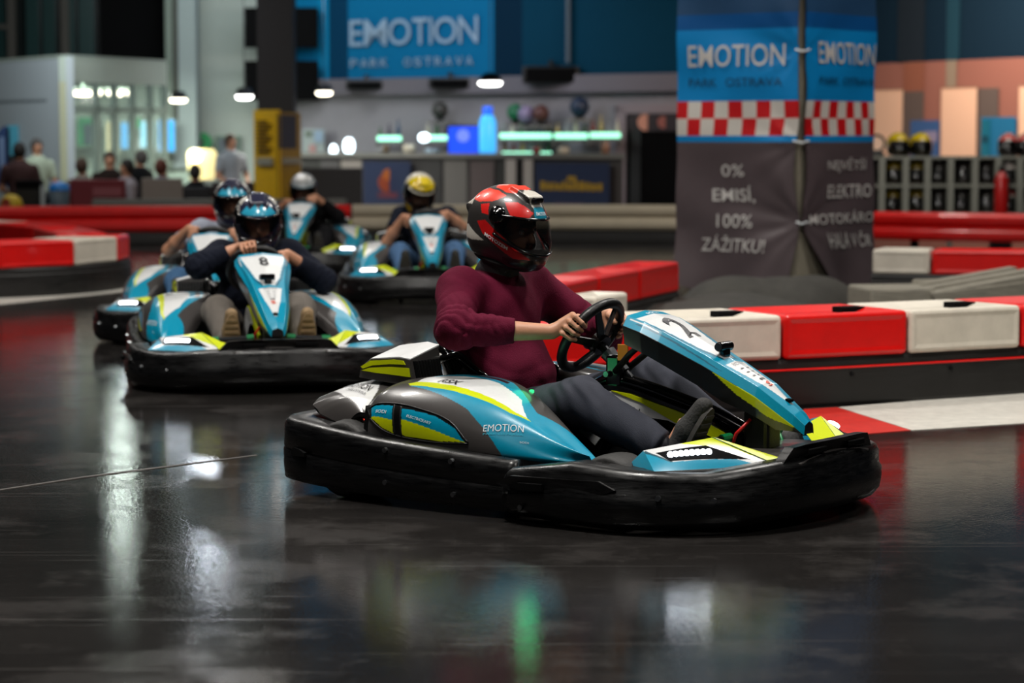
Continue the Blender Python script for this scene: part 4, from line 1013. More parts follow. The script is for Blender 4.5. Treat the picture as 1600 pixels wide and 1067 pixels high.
V3 = lambda *a: np.array(a, float)
def lerp(a, b, t): return np.asarray(a) * (1 - t) + np.asarray(b) * t
def hand_on_rim(f, wrist, phi, fr=.0092, spread=.0205, kk=.006):
    """five-fingered hand closed round the steering-wheel rim at angle phi; returns nothing, adds to the field"""
    w = V3(*wrist); n = V3(*WN); idx_dir = 1 if math.cos(phi) > 0 else -1
    for i in range(4):
        ph = phi + idx_dir * (1.5 - i) * spread / WR * -1 * -1
        c = V3(*rim(ph)); r_ = (c - V3(*WC)); r_ /= np.linalg.norm(r_); ln = (1, 1.08, 1.0, .84)[i]
        K = c + n * .034 + r_ * .012; P1 = c + r_ * (.030 + .004 * ln) + n * .012; P2 = c + r_ * .024 * ln - n * .020; P3 = c - r_ * .006 * ln - n * .027
        f.cap(lerp(w, K, .25), K, .0165, .0135, k=.016); f.cap(K, P1, fr * 1.16, fr * 1.06, k=kk); f.cap(P1, P2, fr * 1.06, fr * .97, k=.003); f.cap(P2, P3, fr * .97, fr * .82, k=.003)
    ph = phi + idx_dir * 2.1 * spread / WR; c = V3(*rim(ph)); r_ = (c - V3(*WC)); r_ /= np.linalg.norm(r_)
    B = lerp(w, c + n * .03, .45); f.cap(B, c + n * .030 - r_ * .022, .0155, .0125, k=.014); f.cap(c + n * .030 - r_ * .022, c - r_ * .028 - n * .008, .0115, .0098, k=.004)

def driver(name, label, parent_m, J, h, top, trousers, shoe, sleeve, helm, neck=None, skin=m_skin, hs=1.0, wr=1.0):
    """a seated person in the kart frame. J: joints; sleeve: fraction of the forearm (or upper arm if < 0) covered"""
    lo, hi = (-.80, -.56, .04), (.80, .56, 1.0)
    body = Field(lo, (.80, .56, 1.13), h); bk = .03
    P, Ch, Nk, Hd = (np.array(J[q], float) for q in ('pelvis', 'chest', 'neck', 'head'))
    # ---- body: one continuous figure
    body.ell(P + V3(0, 0, .02), (.13, .16, .11), k=bk); body.cap(P, Ch, .115, .125, k=.05); body.ell(Ch, (.105, .165, .15), k=.05); body.cap(Ch, Nk, .07, .058, k=.04); body.cap(Nk, Hd, .056, .058, k=.03)
    Rm = rotz(J.get('yaw', 0)) @ roty(J.get('pitch', 0)); hp = lambda *v: Hd + Rm @ V3(*v)
    body.ell(hp(-.01, 0, .025), (.092, .074, .10), Rm, k=.02); body.ell(hp(.03, 0, -.045), (.062, .056, .068), Rm, k=.03)
    body.cap(hp(.088, 0, .012), hp(.104, 0, -.026), .009, .014, k=.012); body.ell(hp(.082, 0, .022), (.012, .05, .008), Rm, k=.012)
    for s in (-1, 1): body.ell(hp(.088, s * .031, .004), (.014, .017, .009), Rm, k=.008, op='cut'); body.ell(hp(.074, s * .031, .003), (.013, .013, .011), Rm, k=.003); body.ell(hp(-.005, s * .076, -.005), (.02, .008, .03), Rm, k=.006)
    body.ell(hp(.082, 0, -.052), (.010, .024, .006), Rm, k=.006); body.ell(hp(.09, 0, -.056), (.006, .022, .0016), Rm, k=.003, op='cut')
    for s in ('R', 'L'):
        sh, el, wrs = (np.array(J[q + s], float) for q in ('sh', 'el', 'wr')); hip, kn, an, toe = (np.array(J[q + s], float) for q in ('hip', 'kn', 'an', 'toe'))
        body.cap(Ch + (sh - Ch) * .5, sh, .07, .058, k=.04); body.cap(sh, el, .052, .042, k=.03); body.cap(el, lerp(el, wrs, .35), .041, .042, k=.02); body.cap(lerp(el, wrs, .35), wrs, .042, .027, k=.02)
        body.cap(hip, kn, .08, .058, k=.03); body.cap(kn, an, .052, .036, k=.02); body.cap(an, lerp(an, toe, .7), .026, .018, k=.01)
        hand_on_rim(body, wrs, J['phi' + s], .0092 * hs)
    po = put(name, body.mesh(name + '_body', 1), skin); po.matrix_world = parent_m; tag(po, label, 'person', 'kart drivers')
    # ---- top
    t = Field((-.80, -.56, .15), (.35, .56, .98), h * 1.15)
    t.ell(P + V3(.015, 0, .10), (.165 * wr, .19 * wr, .13), k=.05); t.cap(P + V3(0, 0, .12), Ch, .150 * wr, .150 * wr, k=.06); t.ell(lerp(P, Ch, .5) + V3(.045, 0, -.02), (.155 * wr, .185 * wr, .15), k=.06)
    t.ell(Ch, (.140, .195, .165), k=.06); t.ell(Ch + V3(-.05, 0, .0), (.12, .17, .16), k=.05); t.cap(lerp(Ch, Nk, .6), Nk, .085, .066, k=.05)
    for s in ('R', 'L'):
        sh, el, wrs = (np.array(J[q + s], float) for q in ('sh', 'el', 'wr'))
        t.cap(lerp(Ch, sh, .45), sh, .10, .078, k=.05)
        if sleeve >= 0:
            t.cap(sh, el, .086, .066, k=.05); cu = lerp(el, wrs, sleeve); t.cap(el, cu, .066, .047, k=.03, clip=(cu, cu - el))
        else:
            cu = lerp(sh, el, -sleeve); t.cap(sh, lerp(sh, el, 1.0), .076, .066, k=.04, clip=(cu, cu - sh))
    def folds(x, y, z):
        r = .0012 * np.sin(60 * z + 35 * x + 3 * np.sin(25 * y)) + .0012 * np.sin(48 * x - 40 * z + 22 * y)
        for s in ('R', 'L'):
            sh, el, wrs = (np.array(J[q + s], float) for q in ('sh', 'el', 'wr'))
            for a, b, c_, wdt, fq, am in ((sh, el, 1.0, .5, 185, .0055), (el, wrs, .15, .42, 200, .005), (sh, el, .1, .3, 150, .003)):
                d = b - a; L = np.linalg.norm(d); u = d / L; q = ((x - a[0]) * u[0] + (y - a[1]) * u[1] + (z - a[2]) * u[2])
                p_ = a + d * c_; d2 = ((x - p_[0]) ** 2 + (y - p_[1]) ** 2 + (z - p_[2]) ** 2)
                r = r + am * np.exp(-d2 / (wdt * .27) ** 2) * (1 - 2 * np.abs(np.sin(.5 * (q * fq + 2.4 * np.sin(z * 22 + y * 17 + x * 11) + 1.2 * np.sin(z * 51 - x * 37) + 40 * z - 25 * x))) ** .8)
        w_ = lerp(P, Ch, .25); d2 = (x - w_[0]) ** 2 * .4 + (z - w_[2]) ** 2
        return r + .0038 * np.exp(-d2 / .018) * (1 - 2 * np.abs(np.sin(.5 * (z * 105 + x * 40 + 2 * np.sin(y * 16 + x * 9)))))
    t.ripple(folds); put('sweater' if sleeve > .3 else 'shirt', t.mesh('top', 1), top, po)
    # ---- trousers
    g = Field((-.62, -.45, .04), (.75, .45, .62), h * 1.25)
    g.ell(P + V3(.0, 0, .005), (.15, .185, .13), k=.05)
    for s in ('R', 'L'):
        hip, kn, an, toe = (np.array(J[q + s], float) for q in ('hip', 'kn', 'an', 'toe'))
        g.cap(hip, kn, .108, .086, k=.05); g.cap(kn, an, .085, .062, k=.03, clip=(lerp(kn, an, .93), an - kn))
    def tf(x, y, z):
        r = .0015 * np.sin(55 * x + 30 * z + 4 * np.sin(20 * y))
        for s in ('R', 'L'):
            for q_, sd in ((J['kn' + s], .09), (J['an' + s], .12), (J['hip' + s], .14)):
                d2 = (x - q_[0]) ** 2 + (y - q_[1]) ** 2 + (z - q_[2]) ** 2; r = r + .008 * np.exp(-d2 / sd ** 2) * np.sin(95 * x + 55 * z + 2.5 * np.sin(30 * y + 20 * z))
        return r
    g.ripple(tf); put('trousers', g.mesh('trousers', 1), trousers, po)
    # ---- shoes
    for s in ('R', 'L'):
        an, toe = (np.array(J[q + s], float) for q in ('an', 'toe')); d = (toe - an); d /= np.linalg.norm(d); up = np.cross(d, V3(0, 1, 0)); up = up / np.linalg.norm(up); up = up if up[2] > 0 or up[0] < 0 else -up
        heel = an - up * .045 - d * .02; ball = heel + d * .20
        sf = Field(np.minimum(heel, ball) - .13, np.maximum(heel, ball) + .13, max(h, .005))
        sf.cap(heel + up * .02, heel + d * .12 + up * .012, .043, .044, k=.02); sf.cap(heel + d * .12 + up * .012, ball + d * .02, .044, .034, k=.02); sf.cap(heel + up * .03, heel + up * .075, .046, .05, k=.02)
        sf.plane(heel - up * .026, -up)
        put('sock', fixn(tube([tuple(an - (an - np.array(J['kn' + s])) / np.linalg.norm(an - np.array(J['kn' + s])) * .10), tuple(an), tuple(heel + up * .05)], [.052, .05, .05], 16)), m_ink, po, smooth=True)
        so = put('shoe', sf.mesh('shoe', 1), shoe[0], po)
        q = V3(0, 1, 0); pts = []
        for k_ in range(24):
            a = 2 * math.pi * k_ / 24; wx = (.125 + .01) * math.cos(a); wy = (.046 - .006 * (math.cos(a) < -.3)) * math.sin(a); pts.append((wx, wy))
        mid = heel + d * .10
        put('sole', fixn(prism(pts, -.036, -.020, lambda u, v, w_: tuple(mid + d * u + q * v + up * w_))), shoe[1], so)
        for k_ in range(7):
            u0 = -.105 + .033 * k_; hw = .036 * math.sqrt(max(.1, 1 - (u0 / .135) ** 2)); cr = [(-hw, u0), (hw, u0), (hw, u0 + .014), (-hw, u0 + .014)]
            put('tread', fixn(prism(cr, -.041, -.034, lambda v, u, w_: tuple(mid + d * u + q * v + up * w_))), shoe[1], so)
    # ---- collar
    if neck:
        d = (Hd - Nk); d /= np.linalg.norm(d); o = Nk + d * .0
        put('collar', fixn(shell(*lathe([(.086, -.012), (.080, .012), (.073, .034), (.070, .048)], tuple(o), tuple(d), 30), .006)), neck, po, smooth=True)
    return po

def joints(head, pitch=.2, yaw=0, chest=None, phiR=25, phiL=155, **k):
    hx, hy, hz = head; ch = chest or (hx - .07, hy * .8, hz - .30)
    J = dict(pelvis=(-.40, 0, .25), chest=ch, neck=(ch[0] + (hx - ch[0]) * .5, ch[1] + (hy - ch[1]) * .6, ch[2] + .165), head=(hx, hy, hz - .01), pitch=pitch, yaw=yaw,
             shR=(ch[0] + .01, ch[1] - .19, ch[2] + .10), shL=(ch[0] + .01, ch[1] + .19, ch[2] + .10), phiR=R(phiR), phiL=R(phiL),
             hipR=(-.35, -.10, .22), hipL=(-.35, .10, .22), knR=(.12, -.22, .36), knL=(.12, .22, .37), anR=(.47, -.20, .20), anL=(.47, .20, .20), toeR=(.515, -.20, .35), toeL=(.515, .20, .35))
    for s, sg in (('R', -1), ('L', 1)):
        c = V3(*rim(J['phi' + s])); r_ = c - V3(*WC); r_ /= np.linalg.norm(r_); J['wr' + s] = tuple(c + V3(*WN) * .085 + V3(0, sg * .035, -.01) + r_ * .01)
        sh = V3(*J['sh' + s]); w = V3(*J['wr' + s]); m = (sh + w) / 2; L = np.linalg.norm(w - sh); out = V3(-.05, sg * .8, -.6); out /= np.linalg.norm(out)
        J['el' + s] = tuple(m + out * math.sqrt(max(.0025, .285 ** 2 - (L / 2) ** 2)))
    J.update(k); return J
def km(i):
    (p, t, _, _) = KARTS[i]; return Matrix.Translation((p[0], p[1], 0)) @ Matrix.Rotation(R(-t), 4, 'Z')

# ---- helmet liveries (az = direction round the helmet, z = height)
def azz(C): return np.degrees(np.arctan2(np.abs(C[:, 1]), C[:, 0]))
def paint_main(me, C):
    az = azz(C); S = np.stack([az, C[:, 2]], 1); T = np.stack([C[:, 0], np.abs(C[:, 1])], 1); L = []
    for poly, col in HELM_MAIN: L.append((inpoly(S, poly), col))
    L.append((inpoly(T, [(-.085, -.01), (-.06, .05), (.0, .065), (.035, .05), (.045, -.01)]) & (C[:, 2] > .125), '#d9341c'))
    paint(me, '#2e2b2a', L)
HELM_MAIN = [([(168, .085), (160, .12), (150, .134), (115, .137), (81, .128), (102, .10), (129, .084)], '#d9341c'),
    ([(77, .106), (49, .114), (32, .104), (18, .085), (30, .06), (58, .064), (66, .083)], '#cc1a16'), ([(122, .079), (106, .091), (99, .05), (112, .05)], '#cc1a16'),
    ([(118, .016), (102, .029), (75, -.005), (62, -.022), (45, -.05), (25, -.075), (20, -.085), (43, -.088), (57, -.074), (102, -.021)], '#b51314'),
    ([(155, -.015), (139, -.008), (98, -.046), (123, -.057), (155, -.06)], '#bdb8ae'), ([(165, .085), (152, .10), (145, .077), (144, .066), (156, .062)], '#bdb8ae'),
    ([(36, .15), (-1, .16), (-1, .09), (9, .09), (14, .09), (24, .131)], '#c3beb4'), ([(-1, .068), (17, .068), (15, .103), (-1, .106)], '#1585a0'),
    ([(180, -.10), (100, -.095), (60, -.105), (30, -.10), (0, -.10), (0, -.14), (180, -.14)], '#0b0b0b'), ([(60, -.09), (22, -.088), (-1, -.075), (-1, -.14), (60, -.14)], '#0b0b0b')]
def paint_navy(me, C):
    az = azz(C); S = np.stack([az, C[:, 2]], 1); L = [
        (inpoly(S, [(0, .075), (55, .07), (40, .115), (25, .10), (12, .13), (0, .105)]), '#2f9dbd'),
        (inpoly(S, [(60, .06), (110, .01), (125, .06), (90, .10), (70, .09)]), '#b9b6ad'), (inpoly(S, [(75, .105), (120, .10), (110, .14), (80, .14)]), '#c9c6bd'),
        (inpoly(S, [(60, -.06), (75, -.02), (110, -.06), (120, -.10), (80, -.10)]), '#8c867c'), (inpoly(S, [(120, -.02), (160, .02), (160, .05), (125, .02)]), '#2a8fb0')]
    paint(me, '#26273c', L)
def paint_yellow(me, C):
    az = azz(C); z = C[:, 2]; L = [(z > .035, '#cfc9ba'), ((z > .085) & (az < 100), '#d8bd0e'), ((z > .075) & (z < .095) & (az < 50), '#2b2a20'), ((z < -.06) & (az > 25) & (az < 60), '#a98c10')]
    paint(me, '#141210', L)
def paint_silver(me, C):
    az = azz(C); z = C[:, 2]; paint(me, '#17130f', [(z > .03, '#9aa0a2'), ((z > .05) & (z < .075) & (az < 55), '#5e7d8a'), ((z > .12), '#c9cac9')])
JM = joints((-.372, 0, .975), pitch=R(12), chest=(-.445, 0, .63), neck=(-.43, 0, .80), shR=(-.46, -.19, .735), shL=(-.42, .19, .735), elR=(-.345, -.375, .612), wrR=(-.055, -.185, .605), elL=(-.20, .36, .55), phiR=17, phiL=168,
            pelvis=(-.41, 0, .25), knR=(.09, -.215, .365), knL=(.13, .22, .405), anR=(.455, -.2, .215), anL=(.50, .21, .20), toeR=(.525, -.185, .36), toeL=(.57, .2, .34), hipR=(-.36, -.11, .24), hipL=(-.36, .11, .24))
m_sneak, m_sole, m_tan = mat('grey_sneaker', '#2b2a29', .8, noise=.2, nscale=60, bump=.3, bscale=120), mat('dark_sole', '#3d3a37', .8, noise=.2), mat('tan_sole', '#8d7455', .8, noise=.25, nscale=30)
d0 = driver('person', 'person in maroon sweater with black and red helmet steering kart number 2', km(0), JM, .0045, cloth('maroon_knit', '#560d27'), cloth('charcoal_trousers', '#3b3d46', .8, .15), (m_sneak, m_sole), .62, None, neck=mat('grey_collar', '#3c3d3f', .85, bump=.2, bscale=200), wr=1.03)
def main_extra(ho, rad):
    def on(az, z, o=.003): r = rad(R(az), z) + o; return (r * math.cos(R(az)), r * math.sin(R(az)), z)
    for s in (-1, 1):
        q = lambda u, v: on(s * (97 - 43 * (u if s < 0 else 1 - u)), (-.020 - .035 * (u if s < 0 else 1 - u)) + (v - .5) * .013)
        put('helmet_text', text_quad('MOTOZEM', 0, 0, 0, bold=.03, fn=q), m_winkt, ho)
    put('helmet_text', text_quad('EMOTION', 0, 0, 0, bold=.01, fn=lambda u, v: on(-13 + 26 * u, .078 + .012 * v)), m_winkt, ho)
    put('brow_vent', rbox(.06, .11, -.03, .03, .118, .138, .008), m_gloss, ho)
make_helmet(d0, JM['head'], 0, R(12), .003, paint_main, m_helmm, 'full-face helmet in black, red and white', extra=main_extra)
for s in (-1, 1):
    e = Vector(JM['head']) + Matrix.Rotation(R(12), 3, 'Y') @ Vector((.0735, s * .031, .003)); put('eye', lathe([(.0001, -.0135), (.0095, -.0095), (.0132, 0), (.0095, .0095), (.0001, .0135)], e, (1, 0, 0), 12), m_eye, d0, smooth=True)
J8 = joints((-.25, .045, .845), pitch=R(16), yaw=R(-6), phiR=72, phiL=160, elR=(-.12, -.30, .60), wrR=(-.10, -.08, .70))
d1 = driver('person', 'person in navy top and grey trousers driving kart number 8', km(1), J8, .006, cloth('navy_fleece', '#161a26'), cloth('grey_trousers', '#6a645e', .85, .2), (m_tan, m_tan), .72, None, neck=cloth('navy_collar', '#12151f'), hs=1.05)
make_helmet(d1, J8['head'], R(-6), R(16), .0045, paint_navy, m_helm, 'navy helmet with teal and white patches')
J3 = joints((-.30, .12, .872), pitch=R(14), phiR=40, phiL=150)
d2 = driver('person', 'person in pale grey shirt and jeans right behind kart number 8', km(2), J3, .008, cloth('pale_grey_shirt', '#9a9fae'), cloth('blue_jeans', '#46698f', .85, .2), (m_sneak, m_sole), -.62, None, neck=None, hs=1.1)
make_helmet(d2, J3['head'], 0, R(10), .0045, paint_navy, m_helm, 'navy helmet with teal patches, half hidden')
J4 = joints((-.28, -.04, .80), pitch=R(20), yaw=R(4), phiR=30, phiL=120)
d3 = driver('person', 'person all in black with a silver topped helmet, farthest kart', km(3), J4, .009, cloth('black_top', '#121113'), cloth('black_trousers', '#141417', .85, .2), (m_sneak, m_sole), .7, None, neck=None, hs=1.15)
make_helmet(d3, J4['head'], R(4), R(20), .0045, paint_silver, m_helm, 'silver topped black helmet')
J5 = joints((-.25, -.045, .855), pitch=R(32), yaw=R(4), phiR=15, phiL=150, chest=(-.36, 0, .55), elR=(-.16, -.32, .44), elL=(-.15, .30, .57))
d4 = driver('person', 'person in navy shirt, bare arms and jeans, yellow and white helmet', km(4), J5, .008, cloth('dark_navy_shirt', '#171c29'), cloth('washed_jeans', '#4d6c92', .85, .2), (m_sneak, m_sole), -.55, None, neck=None, hs=1.1)
make_helmet(d4, J5['head'], R(4), R(32), .0045, paint_yellow, m_helm, 'yellow and white helmet with black chin', roll=R(-8))

# ================================================================== the back of the hall
def Yb(px): return 39.885 / (1 + .721 * (px - 800) / 3778)
def zy(py, Y): return 1.3 + (215 - py) * Y / 3778
def Xp(px, Y): return (px - 800) / 3778 * Y
def slab(px0, px1, z0, z1, off=0, t=.08, Y=None):
    """upright slab following the bar wall line (or a constant depth Y), standing off the wall towards the track"""
    a, b = (Yb(px0) - off, Yb(px1) - off) if Y is None else (Y, Y)
    x0, x1 = Xp(px0, a), Xp(px1, b)
    V = [(x0, a - t, z0), (x1, b - t, z0), (x1, b, z0), (x0, a, z0), (x0, a - t, z1), (x1, b - t, z1), (x1, b, z1), (x0, a, z1)]
    return V, [(3, 2, 1, 0), (4, 5, 6, 7), (0, 1, 5, 4), (1, 2, 6, 5), (2, 3, 7, 6), (3, 0, 4, 7)]
def rect(px0, py0, px1, py1, Y, t=.06): return box(Xp(px0, Y), Xp(px1, Y), Y, Y + t, zy(py1, Y), zy(py0, Y))
def item(name, label, cat, parts, group=None):
    o = thing(name, label, cat, group=group)
    for nm, vf, m in parts: put(nm, vf, m, o)
    return o
C_ = lambda n, c, r=.6, **k: mat(n, c, r, **k)
# bar wall: pale below, blue above, in bays
structure(put('wall_bar', slab(300, 1064, 0, 2.3, 0, .1), m_wlilac))
bays = [(306, 384, '#0b7fb0'), (384, 500, '#0a78aa'), (500, 516, '#0c86b8'), (516, 546, '#063a5a'), (546, 772, '#0a6c9c'), (772, 816, '#04263c'), (816, 1064, '#03384f')]
wb_ = structure(put('wall_bar_upper', slab(296, 1068, 2.28, 6.5, -.06, .1), m_wnavy))
for i, (a, b, c) in enumerate(bays): put('wall_panel', slab(a, b, 2.3, 6.4, 0, .06), mat('bar_panel_%d' % i, c, .75, noise=.04, spec=.1), wb_)
structure(put('trim_bulkhead', slab(480, 1064, 2.02, 2.3, 0, .35), C_('mauve_grey', '#6d6870')))
sg = thing('wall_sign', 'large EMOTION PARK OSTRAVA lettering on the blue bar wall', 'sign')
m_let = mat('sign_letter', '#93adc6', .4)
def wall_text(s, px0, px1, z0, z1, m, bold=0):
    a, b = Vector((Xp(px0, Yb(px0) - .10), Yb(px0) - .10, z0)), Vector((Xp(px1, Yb(px1) - .10), Yb(px1) - .10, z0)); V, F = text_quad(s, a, b, a + Vector((0, 0, z1 - z0)), 0, bold)
    n = len(V); V2 = [tuple(v) for v in V] + [(v[0], v[1] - .05, v[2]) for v in V]; put('sign_letter', (V2, [tuple(f) for f in F] + [tuple(i + n for i in f) for f in F]), m, sg)
xw = 548
for ch, w in zip('EMOTION', (27, 42, 42, 31, 11, 43, 37)): wall_text(ch, xw, xw + w - 7, 2.86, 3.30, m_let, .004); xw += w - 4.5
xw = 549
for ch in 'PARK': wall_text(ch, xw, xw + 11, 2.50, 2.64, m_let); xw += 15.5
xw = 632
for ch in 'OSTRAVA': wall_text(ch, xw, xw + 11, 2.50, 2.64, m_let); xw += 16
# television screens
m_off = mat('switched_off_screen', '#040405', .8, spec=.1)
for i, (y0, y1, lab) in enumerate(((14, 76, 'upper black television behind the dark hall column'), (96, 157, 'lower black television behind the dark hall column'))):
    Y = 41.9; item('television', lab, 'television', [('casing', rect(385, y0, 499, y1, Y, .12), m_off), ('screen', rect(389, y0 + 4, 495, y1 - 5, Y - .01, .02), m_off)], 'wall televisions')
# black units under the blue wall
for (a, b, y0, y1, lab) in ((816, 905, 104, 131, 'long black projector unit below the dark blue wall'), (541, 601, 126, 141, 'small black speaker under the sign, left of the two'), (670, 736, 122, 139, 'small black speaker under the sign, right of the two'), (310, 352, 140, 153, 'black speaker under the bright blue panel')):
    Y = Yb((a + b) / 2) - .6; z0, z1 = zy(y1, Y), zy(y0, Y); x0, x1 = Xp(a, Y), Xp(b, Y)
    item('wall_speaker', lab, 'speaker', [('cabinet', rbox(x0, x1, Y, Y + .4, z0, z1, .03), m_black), ('grille', rbox(x0 + .05, x1 - .05, Y - .012, Y + .01, z0 + .03, z1 - .03, .01), m_dark), ('bracket', box((x0 + x1) / 2 - .03, (x0 + x1) / 2 + .03, Y + .3, Y + .62, z1 - .05, z1 + .1), m_dsteel)])
pp = thing('drop_pipe', 'thin grey pipe running down the dark blue wall', 'pipe'); Y = Yb(887) - .2
put('pipe', cyl((Xp(887, Y), Y, 2.5), (Xp(887, Y), Y, 6.4), .04, n=10), C_('pipe_grey', '#4a5a66'), pp); put('clip', cyl((Xp(887, Y), Y, 3.6), (Xp(887, Y), Y, 3.66), .055, n=10), m_dsteel, pp)
# pendant downlights
m_bulb = mat('downlight_glow', '#fff6d8', .4, emit=(1, .92, .72), estr=7); m_bulbw = mat('downlight_glow_white', '#ffffff', .4, emit=(1, 1, .96), estr=8)
for px, py, w, Y, mm, lab in ((281, 158, 28, 38, m_bulb, 'leftmost round downlight, beside the white booth'), (384, 153, 28, 37, m_bulbw, 'round white downlight left of the dark hall column'), (508, 147, 26, 37, m_bulb, 'round warm downlight right of the dark hall column'), (766, 132, 38, 34, m_bulbw, 'largest round downlight, above the maroon driver')):
    x, z, r = Xp(px, Y), zy(py, Y), w / 2 * Y / 3778
    o = thing('downlight', lab, 'lamp', (x, Y, z)); put('shade', lathe([(.02, .16), (.10, .14), (r, .06), (r, .03), (r * .92, .03)], (0, 0, 0), (0, 0, 1), 24), m_dsteel, o, smooth=True)
    put('diffuser', lathe([(.001, -.03), (r * .7, -.025), (r * .95, 0), (r * .95, .04), (.001, .05)], (0, 0, 0), (0, 0, 1), 24), mm, o, smooth=True); put('cable', cyl((0, 0, .14), (0, 0, 6.55 - z), .008, n=6), m_black, o)
    area((x, Y, z - .06), r * 1.8, 22, (1, .93, .8), (x, Y, 0))
# bar: back shelves with lit edges
m_strip = mat('shelf_light', '#bfffe0', .4, emit=(.32, 1, .66), estr=1.5); m_steelm = mat('brushed_bar_steel', '#7c7a78', .45, metal=.6)
segs = [(590, 628, 213), (664, 702, 212), (781, 862, 209), (866, 918, 209), (921, 969, 208), (784, 862, 238)]
for i, (a, b, py) in enumerate(segs):
    Y = Yb((a + b) / 2) - .9; z = zy(py + 4, Y); x0, x1 = Xp(a, Y), Xp(b, Y)
    o = thing('bar_shelf', ['lit shelf at the far left of the bar back', 'lit shelf left of the blue bar screen', 'widest lit upper shelf right of the blue bottle', 'lit shelf in the middle right of the bar back', 'lit shelf next to the black door', 'lit lower shelf right of the blue bottle'][i], 'shelf', (0, 0, 0), 0, 'bar shelves')
    put('board', rbox(x0 - .03, x1 + .03, Y, Y + .5, z - .07, z - .04, .008), m_steelm, o); put('light_strip', rbox(x0, x1, Y - .02, Y + .03, z - .035, z + .05, .015), m_strip, o)
    for q in (x0, x1): put('bracket', box(q - .02, q + .02, Y + .1, Y + .85, z - .14, z - .07), m_steelm, o)
gl = [mat('bottle_%d' % i, c, .2, coat=.4) for i, c in enumerate(('#2f5d3a', '#6b4a26', '#8a8f95', '#3a2f4a', '#7a2f2a', '#c7c2b0', '#24486a', '#b09a60'))]
def bottle(x, Y, z, h, m, lab, grp):
    o = put('bottle', lathe([(.001, 0), (.035, 0), (.036, h * .55), (.03, h * .66), (.013, h * .78), (.013, h), (.001, h)], (0, 0, 0), (0, 0, 1), 12), m, smooth=True, loc=(x, Y, z)); tag(o, lab, 'bottle', grp)
kB = 0
for i, (a, b, py) in enumerate(segs[:6]):
    Y = Yb((a + b) / 2) - .62; z = zy(py + 4, Yb((a + b) / 2) - .9) - .04; n = max(2, int((b - a) / 12))
    for q in range(n):
        px = a + 5 + (b - a - 10) * q / (n - 1); bottle(Xp(px, Y), Y, z, .24 + .06 * ((q * 7 + i) % 3), gl[(q * 3 + i * 5) % 8], ['first', 'second', 'third', 'fourth', 'fifth', 'sixth', 'seventh'][q] + ' small bottle from the left on the ' + ['far left lit shelf', 'lit shelf by the blue screen', 'widest upper lit shelf', 'middle right lit shelf', 'lit shelf beside the black door', 'lower lit shelf'][i], 'bottles on bar shelf %d' % i)
# helmets and bust above the shelves
def sphere_prof(r, n=8): return [(max(.001, r * math.sin(math.pi * i / n)), -r * math.cos(math.pi * i / n)) for i in range(n + 1)]
for px, py, c, lab in ((805, 180, '#1f6b48', 'green round ornament above the widest lit shelf'), (822, 183, '#8a7da0', 'pale round ornament beside the green one'), (845, 182, '#5a3430', 'dark red ornament above the widest lit shelf'), (905, 172, '#20304a', 'dark blue vase above the middle right shelf'), (688, 176, '#3a3a38', 'dark lamp head above the bar, left of the blue bottle')):
    Y = Yb(px) - .6; o = thing('ornament', lab, 'ornament', (Xp(px, Y), Y, zy(py + 14, Y))); mm = mat('ornament_' + c, c, .4)
    put('base', lathe([(.001, 0), (.09, 0), (.07, .04), (.04, .07), (.001, .07)], (0, 0, 0), (0, 0, 1), 16), m_dsteel, o); put('body', lathe(sphere_prof(.14 if py > 175 else .16), (0, 0, .19), (0, 0, 1), 18), mm, o, smooth=True)
    put('ledge', box(-.2, .2, -.1, .33, -.04, 0), m_steelm, o)
# glowing bottle, blue monitor and small bar lamps on the counter
YC = lambda px: Yb(px) - 3.0
px = 762; Y = YC(px) + .3; s = Y / 3778; o = thing('display_bottle', 'tall glowing light-blue display bottle on the bar', 'display', (Xp(px, Y), Y, zy(240, Y)))
put('bottle_body', lathe([(.001, 0), (13 * s, 0), (13.5 * s, 8 * s), (13.5 * s, 48 * s), (10 * s, 58 * s), (7 * s, 60 * s)], (0, 0, 0), (0, 0, 1), 24), mat('display_blue', '#3aa5e8', .3, emit=(.05, .42, .95), estr=1.1), o, smooth=True)
put('bottle_cap', lathe([(7.5 * s, 60 * s), (8 * s, 62 * s), (8 * s, 73 * s), (.001, 74 * s)], (0, 0, 0), (0, 0, 1), 20), mat('display_cap', '#1560d8', .3, emit=(.02, .12, .9), estr=.9), o, smooth=True)
px = 724; Y = YC(px) + .2; o = thing('bar_monitor', 'bright blue monitor standing on the bar counter', 'monitor')
put('casing', rect(699, 196, 749, 242, Y, .06), m_black, o); put('screen', rect(701, 198, 747, 240, Y - .012, .012), mat('screen_blue', '#0a3fd8', .3, emit=(.01, .07, .75), estr=1.0), o)
put('screen_emblem', cyl((Xp(724, Y), Y - .03, zy(212, Y)), (Xp(724, Y), Y - .013, zy(212, Y)), .1, n=20), mat('emblem_lilac', '#6f8cff', .4, emit=(.15, .2, .9), estr=.8), o)
put('stand', box(Xp(720, Y), Xp(728, Y), Y + .02, Y + .06, zy(252, Y), zy(242, Y)), m_black, o)
for px, py, w, h, lab in ((522, 239, 12, 27, 'lower white bar lamp at the left end of the counter'), (546, 228, 17, 25, 'upper white bar lamp at the left end of the counter'), (663, 215, 17, 14, 'small round white lamp on the bar beside the monitor')):
    Y = YC(px) + .1; s = Y / 3778; o = thing('bar_lamp', lab, 'lamp', (Xp(px, Y), Y, zy(py, Y)))
    put('globe', lathe([(max(.001, w / 2 * s * math.sin(math.pi * i / 10) ** .7), -h / 2 * s * math.cos(math.pi * i / 10)) for i in range(11)], (0, 0, 0), (0, 0, 1), 18), mat('bar_lamp_glow', '#ffffff', .4, emit=(.75, .92, 1), estr=4.5), o, smooth=True)
    put('stem', cyl((0, 0, zy(253, Y) - zy(py, Y)), (0, 0, -h / 2 * s), .02, n=8), m_steelm, o)
